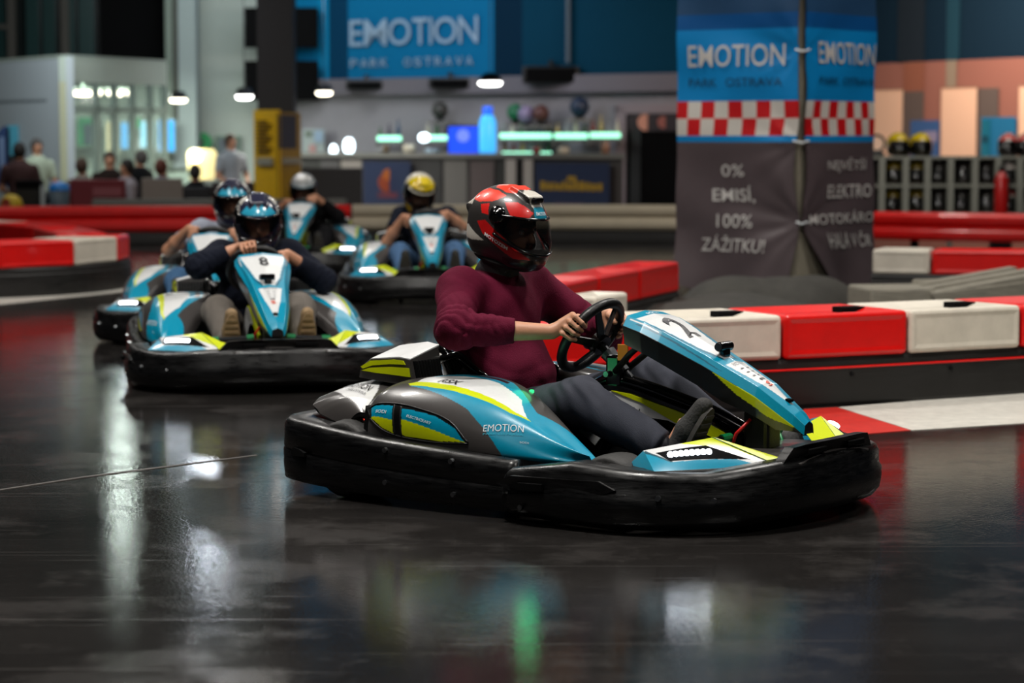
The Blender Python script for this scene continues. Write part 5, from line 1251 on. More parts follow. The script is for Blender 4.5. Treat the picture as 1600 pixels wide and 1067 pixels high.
# bar counter with steel top and hung cloth banners
ct = thing('bar_counter', 'long steel topped bar counter behind the track', 'counter')
put('counter_top', slab(468, 972, .99, 1.06, 2.6, .75), m_steelm, ct); put('counter_front', slab(470, 970, 0, .99, 2.75, .5), C_('counter_front', '#3a3636'), ct)
for i, (a, b, c) in enumerate(((474, 500, '#211f20'), (502, 530, '#4a474a'), (534, 566, '#8d8682'), (646, 690, '#2b292b'), (694, 730, '#6b6764'), (735, 772, '#57494a'), (776, 790, '#171617'), (806, 822, '#141314'))):
    put('front_panel', slab(a, b, .1, .95, 3.26, .03), mat('counter_panel_%d' % i, c, .6), ct)
for a, b in ((790, 806), (818, 832)): put('front_post', slab(a, b, .05, .97, 3.3, .05), C_('counter_post_white', '#a39c98'), ct)
m_nav = C_('navy_cloth', '#0c1f42', .8)
def hung(a, b, label, kind):
    o = thing('bar_banner', label, 'banner'); put('cloth', slab(a, b, .15, .93, 3.36, .02), m_nav, o)
    yo = 3.385
    def bar(x0, x1, z0, z1, m, nm='print'): put(nm, slab(x0, x1, z0, z1, yo, .006), m, o)
    if kind == 0:
        c = (a + b) / 2; Y = Yb(c) - 3.4; oc = C_('faded_orange', '#8a3a1c', .8); put('emblem', cyl((Xp(c + 2, Y), Y, .60), (Xp(c + 2, Y), Y - .01, .60), .16, n=20), oc, o); put('emblem', cyl((Xp(c + 2, Y), Y - .005, .72), (Xp(c + 2, Y), Y - .015, .72), .09, n=20), C_('faded_amber', '#a85a1e', .8), o)
        bar(c - 14, c + 16, .36, .44, C_('faded_red', '#5a2030', .8))
    else:
        ye = C_('faded_yellow', '#9a7a14', .8); x = a + 8; r = np.random.default_rng(5)
        while x < b - 12: w = r.uniform(5, 9); bar(x, x + w, .52, .52 + r.uniform(.10, .14), ye); x += w + 2
        bar((a + b) / 2 - 8, (a + b) / 2 + 6, .66, .73, ye, 'crown'); bar(a + 30, b - 40, .24, .34, C_('faded_mauve', '#4a3a56', .8))
hung(568, 642, 'navy banner with a faded orange emblem on the bar front', 0); hung(836, 952, 'navy banner with yellow print on the bar front', 1)
for i, (px, w, h, c) in enumerate(((596, 12, 10, '#8b8f92'), (640, 20, 16, '#c9c4b0'), (676, 24, 8, '#9fb8c8'), (604, 10, 14, '#6a5a40'), (880, 18, 12, '#b8b2a2'), (945, 14, 22, '#8a6a58'), (838, 12, 12, '#7a2c2a'))):
    Y = YC(px) + .15; s = Y / 3778; o = thing('bar_jar', ['grey bar jar', 'cream bar jar below the first shelf', 'pale blue bar dish', 'brown bar jar', 'cream bar jar under the middle shelf', 'tall tan bar jar by the door', 'dark red bar jar'][i] + ' standing on the counter top', 'jar', (Xp(px, Y), Y, 1.06))
    put('jar_body', lathe([(.001, 0), (w / 2 * s, 0), (w / 2 * s, h * .7 * s), (w * .35 * s, h * .85 * s)], (0, 0, 0), (0, 0, 1), 16), mat('jar_' + c, c, .35), o, smooth=True); put('lid', lathe([(w * .38 * s, h * .85 * s), (w * .38 * s, h * s), (.001, h * s)], (0, 0, 0), (0, 0, 1), 16), m_steelm, o, smooth=True)
# black door with frame and poster
dr = structure(thing('door_1', 'tall black door beside the bar', 'door')); del dr['category']
put('door_leaf', slab(978, 1066, 0, 1.66, .0, .16), m_dark, dr); put('door_frame', slab(960, 976, 0, 1.80, 0, .2), C_('door_frame_mauve', '#8c7f84'), dr); put('door_frame', slab(960, 1066, 1.68, 1.82, 0, .2), C_('door_frame_mauve', '#8c7f84'), dr)
put('door_panel', slab(984, 1000, .1, 1.5, .16, .03), C_('door_panel_black', '#141314'), dr)
o = thing('door_poster', 'dark poster with two pale blurred shapes over the black door', 'poster'); put('sheet', slab(980, 1064, 1.40, 1.66, .2, .01), C_('poster_dark', '#2a1f22'), o)
for px, r, c in ((1008, .13, '#c98f7c'), (1036, .10, '#8a4f48')): Y = Yb(px) - .22; put('print', cyl((Xp(px, Y), Y, 1.54), (Xp(px, Y), Y - .01, 1.54), r, n=18), mat('poster_' + c, c, .6), o)
area((Xp(610, 37), 36.8, 3.4), 4.0, 42, (.86, .9, 1), (Xp(620, 40), 40.5, 1.2), size_y=.4); area((Xp(880, 37), 36.6, 3.2), 3.5, 6, (1, .86, .8), (Xp(880, 39), 39.5, 1.2), size_y=.4)  # unseen fill lights added to brighten the bar back and counter
area((Xp(650, 38), 37.5, 4.9), 3, 38, (.85, .93, 1), (Xp(650, 41), 41.2, 3.0), size_y=.5); area((Xp(350, 38), 38.5, 5.0), 2, 40, (.85, .95, 1), (Xp(350, 42), 43.3, 3.0), size_y=.5)  # unseen fill added for the lettering and the bright blue bays

# ---- left: white booth with lit glass front
P0, P1, P2 = (Xp(107, 35), 35.), (Xp(-160, 41), 41.), (Xp(264, 37.6), 37.6)
zt, zf = 2.46, 2.10
def wallq(a, b, z0, z1, t=.12):
    d = Vector((b[0] - a[0], b[1] - a[1], 0)).normalized(); n = Vector((-d.y, d.x, 0)) * t
    V = [(a[0], a[1], z0), (b[0], b[1], z0), (b[0] + n.x, b[1] + n.y, z0), (a[0] + n.x, a[1] + n.y, z0)]; V += [(x, y, z1) for x, y, _ in V]
    return fixn((V, [(3, 2, 1, 0), (4, 5, 6, 7), (0, 1, 5, 4), (1, 2, 6, 5), (2, 3, 7, 6), (3, 0, 4, 7)]))
L2 = lambda a, b, t: (a[0] + (b[0] - a[0]) * t, a[1] + (b[1] - a[1]) * t)
m_booth, m_boothg = C_('booth_white', '#d3dde0', .6), C_('booth_greenish', '#ccd8c8', .6)
bw = structure(put('wall_booth', wallq(P1, P0, 0, zt), m_booth)); put('fascia', wallq(P0, P2, zf, zt), m_boothg, bw); put('booth_roof', fixn(prism([P1, P0, P2, (Xp(264, 42.5), 42.5), (P1[0], 42.5)], zt - .02, zt + .03, lambda u, v, d: (u, v, d))), m_boothg, bw)
put('corner_post', wallq(P0, L2(P0, P2, .07), 0, zf), C_('post_cream', '#cfd0ac', .6), bw); put('booth_step', wallq(L2(P1, P0, .25), L2(P1, P0, .9), 1.82, 1.86, .03), C_('booth_trim', '#93a0a4'), bw)
fr = C_('frame_pale_green', '#9fb3a4', .5); m_glass = mat('booth_glass', '#cfe6dc', .05, alpha=.18)
for t in (.28, .46, .64, .82, .97): put('glazing_bar', wallq(L2(P0, P2, t), L2(P0, P2, t + .035), 0, zf, .08), fr, bw)
put('glazing_bar', wallq(L2(P0, P2, .07), P2, 1.66, 1.76, .08), fr, bw)
for a, b in ((.07, .28), (.315, .46), (.495, .64), (.675, .82), (.855, .97)):
    put('pane', wallq(L2(P0, P2, a), L2(P0, P2, b), .1, 1.66, .02), m_glass, bw); put('pane', wallq(L2(P0, P2, a), L2(P0, P2, b), 1.76, zf, .02), m_glass, bw)
structure(put('wall_booth_inside', slab(95, 300, 0, zt, t=.1, Y=42.2), C_('booth_inside', '#9fb0a4', .7)))
for px0, py0, px1, py1, c, e, lab in ((124, 184, 156, 228, '#17794e', 0, 'green and dark notice board inside the booth'), (168, 190, 188, 240, '#c9c39a', 0, 'cream locker door inside the booth'), (191, 192, 202, 232, '#4a9ad0', .6, 'slim pale blue light panel in the booth'), (222, 190, 243, 230, '#7fc0d8', .7, 'pale blue light panel in the booth'), (250, 188, 274, 236, '#1187d0', .8, 'bright blue screen in the booth'), (208, 184, 222, 200, '#1f8a55', 0, 'small green sign in the booth')):
    Y = 41.6; mm = mat('booth_' + c, c, .5, **(dict(emit=c, estr=e) if e else {})); o = thing('booth_sign', lab, 'panel'); put('panel_face', rect(px0, py0, px1, py1, Y, .05), mm, o); put('panel_frame', rect(px0 - 2, py0 - 2, px1 + 2, py1 + 2, Y + .03, .04), fr, o)
    if px0 == 124: put('panel_sheet', rect(133, 194, 156, 226, Y - .02, .02), C_('sheet_dark', '#2c4048'), o)
for i, (px, w) in enumerate(((133, 32), (152, 20), (183, 26), (207, 14))):
    Y = 38.6; x, z, r = Xp(px, Y), zy(146, Y), w / 2 * Y / 3778; o = thing('booth_lamp', ['widest ceiling lamp inside the booth, first from the corner', 'second ceiling lamp inside the booth', 'third ceiling lamp inside the booth', 'smallest ceiling lamp inside the booth'][i], 'lamp', (x, Y, z))
    put('diffuser', lathe([(.001, -.05), (r * .8, -.045), (r, 0), (r, .04)], (0, 0, 0), (0, 0, 1), 20), m_bulb, o, smooth=True); put('rim', lathe([(r, .03), (r * 1.05, .04), (r * 1.05, .07), (.001, .07)], (0, 0, 0), (0, 0, 1), 20), fr, o, smooth=True); put('rod', cyl((0, 0, .07), (0, 0, zt - .02 - z), .012, n=6), fr, o)
area((Xp(185, 39), 39.2, 2.2), 1.6, 200, (.92, 1, .9), (Xp(185, 39), 39.4, 0)); area((Xp(60, 33), 32.6, 4.6), 2.2, 140, (.86, .95, 1), (Xp(70, 36), 36.5, 1.2)); area((Xp(330, 38), 38.8, 4.2), 1.4, 30, (.95, 1, .92), (Xp(330, 42), 43.2, 1.3))  # booth lamp light, then unseen fills added for booth side and pale wall
# left wing wall graphics
o = thing('wall_map', 'teal and white wall map on the booth side', 'poster'); put('sheet', rect(14, 196, 88, 242, 34.9 + 1.6, .03), C_('map_teal', '#3f93a8'), o); put('sheet_band', rect(56, 190, 110, 214, 36.2, .02), C_('map_white', '#cfdad6'), o); put('sheet_edge', rect(99, 212, 110, 300, 36.2, .02), C_('map_white', '#cfdad6'), o)
# dark glazing above the booth
wn = structure(put('window_1', rect(-80, -260, 262, 100, 42.6, .05), C_('night_glass', '#0b1413', .2)))
for a, b in ((-30, -6), (2, 16), (46, 66), (72, 92), (110, 122), (128, 152)): put('pane', rect(a, -255, b, 99, 42.5, .04), C_('night_pane', '#14302f', .25), wn)
for a, b in ((17, 29), (100, 112)): put('mullion', rect(a, -258, b, 99, 42.4, .1), C_('mullion_brown', '#3a3630'), wn)
put('mullion', rect(-60, 40, 17, 47, 42.42, .06), C_('mullion_brown', '#3a3630'), wn); put('blind', rect(160, -258, 261, 99, 42.45, .06), m_dark, wn)
wc = structure(put('pillar_white', rect(262, -300, 309, 262, 42.0, .5), C_('column_white', '#8f9c9c', .6))); put('column_edge', rect(262, -300, 272, 262, 41.95, .05), C_('column_edge', '#6f7c72'), wc); put('column_groove', rect(273, -300, 280, 190, 41.96, .04), C_('column_groove', '#3c4038'), wc)
# dark hall column with yellow wrap
Y = 33.0; hc = structure(put('pillar_dark', box(Xp(404, 33.6), Xp(460, 33.6), 33.6, 34.1, 0, 6.6), C_('column_charcoal', '#2b2829', .7)))
yw = thing('column_wrap', 'yellow printed wrap round the foot of the dark hall column', 'wrap'); my_ = C_('wrap_yellow', '#e6b20a', .5, noise=.08)
a_, b_, c__ = (Xp(398, 33.3), 33.3), (Xp(437, 32.7), 32.7), (Xp(471, 33.4), 33.4)
put('wrap_face', wallq(a_, b_, .0, zy(172, Y), .03), my_, yw); put('wrap_face', wallq(b_, c__, 0, zy(176, Y), .03), C_('wrap_ochre', '#a37d0c', .5), yw)
put('wrap_picture', wallq((b_[0] + .01, b_[1] - .02), (c__[0] - .01, c__[1] - .02), zy(232, Y), zy(180, Y), .015), C_('wrap_picture', '#2f2426', .5), yw); put('wrap_label', wallq(L2(a_, b_, .2), L2(a_, b_, .8), zy(258, Y), zy(246, Y), -.04), C_('wrap_label', '#9c9684'), yw); put('wrap_label', wallq(L2(b_, c__, .1), L2(b_, c__, .9), zy(256, Y), zy(246, Y), -.04), C_('wrap_label', '#9c9684'), yw)
for q in range(9): put('wrap_print', wallq(L2(a_, b_, .15), L2(a_, b_, .55 + .3 * ((q * 5) % 3) / 3), zy(190 + q * 6, Y), zy(188 + q * 6, Y), -.035), C_('wrap_print', '#8a6a08'), yw)
# poster wall between column and booth
o = thing('green_sign', 'green round sign with a dark centre on the pale wall', 'sign'); Yq = 42.8; put('disc', cyl((Xp(318, Yq), Yq, zy(222, Yq)), (Xp(318, Yq), Yq - .04, zy(222, Yq)), .17, n=24), C_('sign_green', '#2f9a5a'), o); put('emblem', cyl((Xp(316, Yq), Yq - .03, zy(222, Yq)), (Xp(316, Yq), Yq - .06, zy(222, Yq)), .05, n=14), C_('sign_plum', '#4a3a40'), o)
o = thing('framed_picture', 'grey framed picture behind the person in grey', 'picture'); put('frame', rect(338, 212, 376, 262, 42.85, .06), C_('frame_green_grey', '#5f7a68'), o); put('sheet', rect(342, 216, 372, 258, 42.83, .02), C_('picture_grey', '#566069'), o)
o = thing('notice_sheets', 'pale notice board with coloured papers right of the yellow column', 'notice board'); put('board', rect(474, 202, 508, 262, 41.8, .05), C_('board_pale', '#9aa6a4'), o)
for a, b, c, d, cc in ((478, 206, 488, 212, '#5c6a58'), (492, 204, 506, 222, '#8fa6bc'), (484, 226, 494, 242, '#b48a86'), (488, 244, 500, 256, '#b6bf76')): put('paper', rect(a, b, c, d, 41.77, .02), mat('paper_' + cc, cc, .7), o)
lp = thing('floor_lamp', 'glowing yellow floor lamp beside the booth', 'lamp', (Xp(317, 40), 40, 0)); ml = mat('lamp_shade_glow', '#ffe9a0', .5, emit=(1, .85, .4), estr=.75)
put('lamp_shade', lathe([(.20, zy(280, 40)), (.24, zy(262, 40)), (.25, zy(240, 40)), (.2, zy(233, 40))], (0, 0, 0), (0, 0, 1), 24), ml, lp, smooth=True); put('bulb', lathe(sphere_prof(.11), (-.08, -.25, zy(243, 40)), (0, 0, 1), 16), m_bulb, lp, smooth=True); put('pole', cyl((0, 0, .02), (0, 0, .9), .02, n=8), m_dsteel, lp); put('base', lathe([(.001, 0), (.15, 0), (.15, .03), (.001, .03)], (0, 0, 0), (0, 0, 1), 18), m_dsteel, lp)
# hoardings, flag, bin and bundles along the rail
def hoard(px0, px1, py0, Y, c, label):
    o = thing('hoarding_board', label, 'board', group='boards along the far rail'); x0, x1 = Xp(px0, Y), Xp(px1, Y); put('board_face', rbox(x0, x1, Y, Y + .06, .08, zy(py0, Y), .015), mat('hoarding_' + c, c, .6, noise=.05), o)
    for x in (x0 + .1, x1 - .1): put('board_foot', box(x - .03, x + .03, Y - .12, Y + .18, 0, .09), m_dsteel, o)
    return o
hb = hoard(110, 197, 280, 32.0, '#6d1a22', 'dark red board below the seated people'); put('print', rect(146, 292, 190, 306, 31.98, .01), C_('board_print', '#8c4a50'), hb)
hoard(222, 286, 278, 32.2, '#8a8078', 'grey beige board right of the dark red one'); hoard(332, 398, 284, 32.6, '#2a1a1e', 'dark board left of the yellow column'); hoard(472, 566, 262, 33.2, '#353334', 'charcoal board right of the yellow column'); hoard(286, 331, 292, 32.8, '#17181b', 'black board below the yellow lamp')
put('board_ledge', rect(145, 311, 540, 321, 31.4, .25), C_('ledge_grey', '#6d6e68'), hb)
fl = thing('beach_flag', 'navy feather flag at the left picture edge', 'flag'); Y = 33.5
put('flag_cloth', fixn(prism([(Xp(-10, Y), zy(292, Y)), (Xp(15, Y), zy(292, Y)), (Xp(16, Y), zy(206, Y)), (Xp(14, Y), zy(196, Y)), (Xp(6, Y), zy(199, Y)), (Xp(-6, Y), zy(212, Y))], Y, Y + .012, lambda u, v, d: (u, d, v))), C_('flag_navy', '#1d3a66'), fl); put('flag_print', rect(2, 214, 9, 280, Y - .01, .006), C_('flag_print', '#6f86a8'), fl); put('flag_pole', cyl((Xp(16, Y), Y, 0), (Xp(16, Y), Y, zy(200, Y)), .018, n=8), m_dsteel, fl)
o = thing('litter_bin', 'grey bin with a bright blue lid by the far rail', 'bin', (Xp(94, 31.6), 31.6, 0)); put('bin_body', lathe([(.001, .05), (.11, .05), (.13, zy(296, 31.6)), (.001, zy(296, 31.6))], (0, 0, 0), (0, 0, 1), 18), C_('bin_slate', '#3d4a54'), o, smooth=True); put('lid', lathe([(.135, zy(297, 31.6)), (.13, zy(290, 31.6)), (.06, zy(284, 31.6)), (.001, zy(283, 31.6))], (0, 0, 0), (0, 0, 1), 18), C_('lid_blue', '#1677c8', .4), o, smooth=True); put('foot', cyl((0, 0, 0), (0, 0, .06), .08, n=14), m_dsteel, o)
o = thing('equipment_bag', 'round yellow and red bag at the left picture edge', 'bag', (Xp(18, 31.4), 31.4, 0)); put('bag_body', grid(lambda u, v: (.15 * math.sin(v * math.pi) * math.cos(6.283 * u) * (1 + .06 * math.sin(3 * 6.283 * u)), .12 * math.sin(v * math.pi) * math.sin(6.283 * u), .42 - .15 * math.cos(v * math.pi)), 24, 14), C_('bag_yellow', '#b99a12', .6), o, smooth=True); put('bag_patch', lathe([(.001, .0), (.06, .0), (.06, .02), (.001, .02)], (-.04, -.12, .46), (0, -1, 0), 16), C_('bag_red', '#8a2a16'), o); put('bag_stand', rbox(-.13, .13, -.1, .1, 0, .3, .03), m_black, o)
o = thing('black_case', 'black flight case beside the yellow bag', 'case', (Xp(48, 32), 32, 0)); put('case_body', rbox(-.16, .16, -.15, .15, .06, zy(283, 32), .02), m_black, o); put('lid', rbox(-.165, .165, -.155, .155, zy(283, 32) - .1, zy(281, 32), .015), m_dark, o)
for x in (-.11, .11): put('wheel', cyl((x, -.12, .03), (x + .03, -.12, .03), .03, n=10), m_rubber, o)
o = thing('queue_post', 'white post beside the bin with the blue lid', 'post', (Xp(68, 31.7), 31.7, 0)); put('post_tube', cyl((0, 0, .02), (0, 0, zy(290, 31.7)), .03, n=12), C_('post_white', '#b9c2c2'), o); put('base', lathe([(.001, 0), (.1, 0), (.09, .02), (.001, .03)], (0, 0, 0), (0, 0, 1), 16), m_dsteel, o)

# ---- right: salmon wall, peach panels, helmet shelves
def Yr(px): return 45.875 / (1 + 1.803 * (px - 800) / 3778)
def rslab(px0, px1, py0, py1, off, t, pr=1480):
    a, b = Yr(px0) - off, Yr(px1) - off; z0, z1 = zy(py1, Yr(pr)), zy(py0, Yr(pr)); x0, x1 = Xp(px0, a), Xp(px1, b)
    V = [(x0, a - t, z0), (x1, b - t, z0), (x1, b, z0), (x0, a, z0), (x0, a - t, z1), (x1, b - t, z1), (x1, b, z1), (x0, a, z1)]
    return V, [(3, 2, 1, 0), (4, 5, 6, 7), (0, 1, 5, 4), (1, 2, 6, 5), (2, 3, 7, 6), (3, 0, 4, 7)]
wr_ = structure(put('wall_shelves', rslab(1180, 1800, 96, 366, 0, .1), C_('shelf_wall_salmon', '#96655a', .7))); put('wall_upper', rslab(1180, 1800, -420, 96, 0, .1), C_('slate_navy', '#11283a', .75, spec=.1), wr_)
for a, b, y0, y1, c in ((1398, 1440, -420, 96, '#0b1d2b'), (1474, 1494, -420, 96, '#04394c'), (1408, 1440, 96, 142, '#8f5a48'), (1406, 1440, 142, 240, '#5f5552'), (1524, 1556, 140, 240, '#5f5653'), (1474, 1490, 96, 138, '#8f8374')):
    put('wall_panel', rslab(a, b, y0, y1, .1, .02), mat('rwall_' + c + str(a), c, .7), wr_)
m_peach = C_('peach_panel', '#ecc6ac', .6)
for i, (a, b, y0) in enumerate(((1345, 1407, 139), (1467, 1522, 139), (1588, 1650, 139))):
    o = thing('wall_board', ['peach board behind the yellow helmets, beside the pillar', 'peach board in the middle of the shelf wall', 'peach board at the right picture edge'][i], 'board'); put('board_face', rslab(a, b, y0, 250, .14, .04), m_peach, o); put('board_edge', rslab(a - 1, b + 1, y0 - 2, y0, .15, .05), C_('board_edge', '#9a7766'), o)
for a, b, y0, c, lab in ((1420, 1465, 188, '#3b5f96', 'slate blue poster above the yellow helmets'), (1530, 1584, 184, '#1c6f9e', 'bright blue poster beside the red and white helmets')):
    o = thing('wall_poster', lab, 'poster'); put('sheet', rslab(a, b, y0, 246, .14, .03), mat('poster_' + c, c, .5), o)
    if a == 1530: put('sheet_stripe', rslab(1530, 1544, y0 + 4, 244, .18, .01), C_('poster_teal', '#0d6a86'), o); put('sheet_mark', rslab(1533, 1540, 212, 222, .2, .01), C_('poster_mark', '#0a3a50'), o)
    else: put('sheet_mark', rslab(1440, 1462, 205, 222, .18, .01), C_('poster_lilac', '#8d88a8'), o)
YR = 29.0; rk = thing('helmet_rack', 'grey metal shelf rack full of helmets', 'rack'); m_rk = mat('rack_metal', '#8d8f86', .45, metal=.3)
zs_ = [zy(244, YR), zy(288, YR), zy(332, YR)]
posts = [1340, 1375, 1412, 1446, 1482, 1520, 1556, 1590, 1626]
for i, z in enumerate(zs_): put('rack_shelf', box(Xp(1330, YR), Xp(1640, YR), YR, YR + .45, z - .03, z), m_rk, rk)
for px in posts: put('rack_divider', box(Xp(px, YR) - .022, Xp(px, YR) + .05, YR - .02, YR + .42, .1, zs_[0]), m_rk, rk)
put('rack_back', box(Xp(1330, YR), Xp(1640, YR), YR + .44, YR + .46, .1, zs_[0]), C_('rack_back', '#a9aba0', .6), rk)
for px in (1332, 1482, 1636): put('rack_leg', box(Xp(px, YR), Xp(px, YR) + .05, YR + .05, YR + .1, 0, .12), m_rk, rk)
def small_helmet(px, z, painter, label, yaw, key, Y=YR + .2, cache={}):
    if 'm' not in cache: cache['m'] = helmet_meshes(.010)
    me, vis, edge, rad = cache['m']
    if key not in cache: q = me.copy(); painter(q, coords(q)); cache[key] = q; cache[key + 'v'] = mesh_from('visor', *fixn(vis))
    o = put('spare_helmet', cache[key], m_helm, smooth=True, loc=(Xp(px, Y), Y, z + .123), rot=(0, 0, yaw)); tag(o, label, 'helmet', 'spare helmets on the rack'); put('visor', cache[key + 'v'], m_gloss, o, smooth=True)
def p_red(me, C): z = C[:, 2]; az = azz(C); paint(me, '#1a1615', [(z > .0, '#b8b2aa'), ((z > .03) & (np.sin(az / 12 + z * 60) > -.2), '#c21a1e')])
def p_dark(me, C): paint(me, '#17130f', [(C[:, 2] > .09, '#2a2523')])
def p_yel(me, C): paint(me, '#1d190c', [(C[:, 2] > .0, '#b59c0e'), (C[:, 2] > .10, '#c9b018')])
def p_dyel(me, C): paint(me, '#1b1409', [(C[:, 2] > .04, '#6b5a0e')])
def p_white(me, C): paint(me, '#b9b2ab', [(C[:, 2] < -.03, '#3a3433')])
for px, lab in ((1402, 'yellow helmet on top of the rack, nearer the pillar'), (1437, 'yellow helmet on top of the rack, right of its twin')): small_helmet(px, zs_[0], p_yel, lab, R(-75), 'y')
for px, lab in ((1573, 'red and white helmet on top of the rack'), (1602, 'red and white helmet at the right picture edge, rack top')): small_helmet(px, zs_[0], p_red, lab, R(-100), 'r')
for row_, z in enumerate(zs_[1:]):
    for q, px in enumerate((1358, 1393, 1429, 1464, 1501, 1538, 1573)):
        kd = (('d', p_dark), ('dy', p_dyel), ('dy', p_dyel), ('d', p_dark), ('d', p_dark), ('d', p_dark), ('r' if row_ else 'w', p_red if row_ else p_white))[q]
        small_helmet(px, z, kd[1], '%s helmet in the %s row of the rack, %s from the pillar' % ({'d': 'dark', 'dy': 'dark yellow', 'r': 'red', 'w': 'pale'}[kd[0]], ('upper', 'lower')[row_], ('first', 'second', 'third', 'fourth', 'fifth', 'sixth', 'seventh')[q]), R(-90 + 12 * ((q * 5 + row_) % 3)), kd[0])
o = thing('ring_mirror', 'small black ring mirror on the rack beside the pillar', 'mirror', (Xp(1368, YR + .2), YR + .2, zs_[0])); put('ring', tube([(.095 * math.cos(t), 0, .155 + .095 * math.sin(t)) for t in np.linspace(0, 6.283, 24, endpoint=False)], .016, 8, closed=True), m_black, o, smooth=True); put('mirror_glass', cyl((0, -.004, .155), (0, .004, .155), .09, n=24), m_peach, o); put('foot', rbox(-.09, .09, -.05, .05, 0, .055, .02), m_black, o)
fe = thing('fire_extinguisher', 'red fire extinguisher standing in the rack', 'fire extinguisher', (Xp(1563, YR - .25), YR - .25, .0)); put('cylinder', lathe([(.001, 0), (.075, 0), (.08, .02), (.08, .52), (.05, .6), (.025, .62)], (0, 0, .28), (0, 0, 1), 18), mat('extinguisher_red', '#a5100f', .3, coat=.4), fe, smooth=True); put('valve', rbox(-.03, .03, -.02, .02, .9, .97, .008), m_black, fe); put('hose', tube(spline([(0, 0, .93), (.09, 0, .9), (.10, 0, .7), (.09, 0, .55)], 5), .012, 6), m_black, fe, smooth=True); put('plinth', rbox(-.12, .12, -.1, .1, 0, .28, .01), m_dsteel, fe)
area((Xp(1430, 31), 31.6, 3.6), 3.0, 200, (1, .76, .6), (Xp(1470, 35), 35.5, 1.3), size_y=.4); area((Xp(1480, 27), 26.6, 4.4), 2.0, 75, (1, .93, .84), (Xp(1480, 29), 29.2, .7))  # unseen lights added: warm for the salmon wall, paler for the rack

# ---- bystanders behind the rail
def bystander(px, py_top, Y, top, hair, label, seated=True, skin=m_skin, lean=0, turn=0, legs='#1c1d22'):
    H_ = zy(py_top, Y); f = Field((-.45, -.55, 0), (.45, .55, 2.0), .018); sh = H_ - .30
    z0 = sh - .52
    f.ell((0, 0, H_ - .11), (.085, .075, .115), k=.02); f.cap((0, 0, sh), (0.01, 0, H_ - .17), .055, .05, k=.03); f.cap((lean * .0, 0, sh - .06), (0, 0, z0), .13, .13, k=.05); f.ell((0, 0, sh - .12), (.11, .19, .16), k=.05); f.cap((.09, 0, H_ - .12), (.1, 0, H_ - .13), .012, .014, k=.01)
    f.ell((0, 0, z0), (.13, .17, .12), k=.05)
    arm = [((0, s * .19, sh - .05), (.03, s * .26, sh - .32), (.2, s * .17, sh - .42)) for s in (-1, 1)]
    for a, b, c in arm: f.cap(a, b, .055, .042, k=.03); f.cap(b, c, .04, .03, k=.02); f.cap(c, (c[0] + .07, c[1] * .9, c[2] + .02), .032, .02, k=.01)
    gz = max(z0 - .02, .12)
    for s in (-1, 1):
        if seated: kn = (.42, s * .13, gz + .02); f.cap((0, s * .1, gz), kn, .085, .065, k=.04); f.cap(kn, (.40, s * .13, .1), .06, .045, k=.03); f.cap((.38, s * .13, .06), (.44, s * .13, .05), .05, .045, k=.02)
        else: f.cap((0, s * .1, gz), (.02, s * .1, gz * .52), .085, .065, k=.04); f.cap((.02, s * .1, gz * .52), (0, s * .1, .08), .06, .045, k=.03); f.cap((0, s * .1, .05), (.14, s * .1, .045), .05, .04, k=.02)
    o = put('person', f.mesh('bystander', 1), skin, loc=(Xp(px, Y), Y, 0), rot=(0, 0, R(-90 + turn))); tag(o, label, 'person', 'bystanders behind the rail')
    t = Field((-.45, -.55, .0), (.45, .55, 2.0), .018); t.cap((0, 0, sh - .06), (0, 0, z0), .15, .152, k=.05); t.ell((0, 0, sh - .12), (.13, .205, .175), k=.05); t.cap((0, 0, sh - .02), (0, 0, sh + .02), .08, .06, k=.03)
    for a, b, c in arm: cu = lerp(a, b, .75); t.cap(a, b, .07, .058, k=.03, clip=(cu, np.array(b) - np.array(a)))
    put('shirt', t.mesh('shirt', 1), top, o)
    g = Field((-.45, -.55, .0), (.55, .55, 1.2), .018); g.ell((0, 0, z0), (.145, .185, .13), k=.05)
    for s in (-1, 1):
        if seated: kn = (.42, s * .13, gz + .02); g.cap((0, s * .1, gz), kn, .10, .08, k=.04); g.cap(kn, (.40, s * .13, .13), .075, .058, k=.03)
        else: g.cap((0, s * .1, gz), (.02, s * .1, gz * .52), .10, .08, k=.04); g.cap((.02, s * .1, gz * .52), (0, s * .1, .12), .075, .06, k=.03)
    put('trousers', g.mesh('trousers', 1), mat('bystander_trousers_' + legs, legs, .85), o)
    h = Field((-.2, -.2, H_ - .35), (.2, .2, H_ + .06), .012); h.ell((-.015, 0, H_ - .095), (.098, .09, .118), k=.01); h.ell((.075, 0, H_ - .155), (.07, .085, .085), k=.01, op='cut'); h.plane((0, 0, H_ - .2), (0, 0, -1)); put('hair', h.mesh('hair', 1), hair, o)
    if seated:
        sx, sy = Xp(px, Y), Y; st_ = thing('stool', 'stool under ' + label[label.index(' ') + 1:] if False else 'dark stool under the ' + label, 'stool', (sx, sy, 0), 0, 'stools behind the rail')
        zt_ = max(gz - .10, .06); put('seat', lathe([(.001, zt_), (.17, zt_), (.18, zt_ - .02), (.17, zt_ - .05), (.001, zt_ - .05)], (0, 0, 0), (0, 0, 1), 18), m_black, st_)
        for q in range(4): an = math.pi / 4 + q * math.pi / 2; put('leg', cyl((.1 * math.cos(an), .1 * math.sin(an), zt_ - .04), (.16 * math.cos(an), .16 * math.sin(an), 0), .014, n=6), m_dsteel, st_)
    return o
hd, hb_, hg = C_('hair_dark', '#1b1410', .8), C_('hair_brown', '#3d2718', .8), C_('hair_grey', '#4a4440', .8)
bystander(33, 224, 33.2, cloth('shirt_brown', '#3f2b2a'), hd, 'person in dark brown shirt beside the navy flag', turn=180)
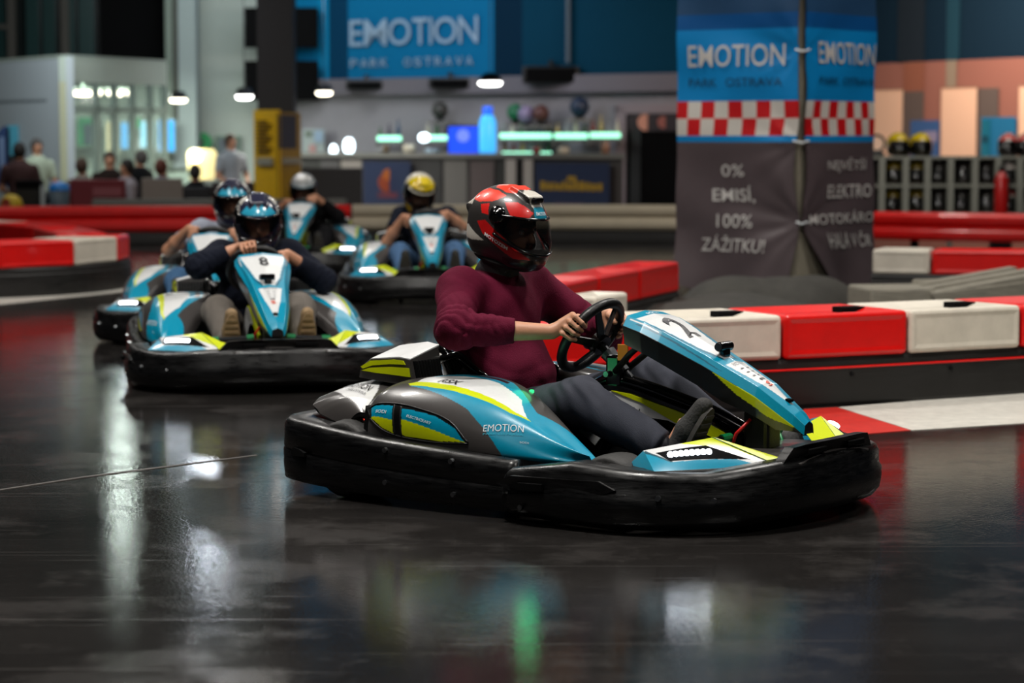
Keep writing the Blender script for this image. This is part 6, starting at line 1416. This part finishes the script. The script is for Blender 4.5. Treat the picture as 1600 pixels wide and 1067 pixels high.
bystander(60, 218, 34.6, cloth('shirt_pale_green', '#b3bfa8'), hg, 'person in pale shirt before the wall map', turn=30)
bystander(130, 248, 33.9, cloth('shirt_taupe', '#6a615a'), hb_, 'person in taupe shirt over the dark red board', turn=160)
bystander(173, 238, 34.4, cloth('shirt_black_brown', '#241a16'), hb_, 'person in black behind the dark red board', turn=10)
bystander(199, 250, 32.9, cloth('shirt_light_grey', '#8d8488'), hd, 'person in light grey between the two boards', turn=-60)
bystander(221, 236, 35.4, cloth('shirt_black', '#101113'), hg, 'person in black shirt leaning over the grey board', turn=-120)
bystander(254, 250, 33.2, cloth('shirt_blue_grey', '#4a5a78'), mat('hair_auburn', '#5a2a1c', .8), 'person with auburn hair behind the grey board', turn=150)
bystander(362, 211, 36.5, cloth('shirt_heather', '#9aa0a6'), hb_, 'person in heather grey standing before the framed picture', seated=False, turn=40, legs='#2a3346')
bystander(306, 258, 34.6, cloth('coat_black', '#0c0c0e'), hd, 'person in black coat below the yellow lamp', turn=180)

# flood lamps off the top of the picture, aimed at the track
def flood(px, z, Y, w, power, color, target, label, light=True):
    x = Xp(px, Y); o = thing('flood_lamp', label, 'lamp', (x, Y, z), 0, 'flood lamps'); d = (Vector(target) - Vector((x, Y, z))).normalized(); q = d.to_track_quat('-Z', 'Y').to_matrix().to_4x4()
    put('housing', xf(rbox(-w / 2 - .04, w / 2 + .04, -.16, .16, .02, .14, .02), q), m_dsteel, o); put('lens', xf(rbox(-w / 2, w / 2, -.12, .12, .0, .02, .005), q), mat('flood_lens_%d' % int(px), '#ffffff', .4, emit=color, estr=power / 5), o); put('arm', cyl((0, 0, .1), (0, .1, 6.5 - z), .02, n=8), m_dsteel, o)
    area((x, Y, z) + Vector(d) * .03 if False else tuple(Vector((x, Y, z)) + d * .03), w, power, color, target, size_y=.24)
flood(325, 3.55, 36.0, .42, 15, (.82, .9, 1), (-1.5, 18, 0), 'flood lamp above the pale wall, aimed at the karts'); flood(185, 3.6, 35.0, .2, 5, (.85, 1, .9), (-2.5, 18, 0), 'flood lamp above the white booth, aimed at the track')
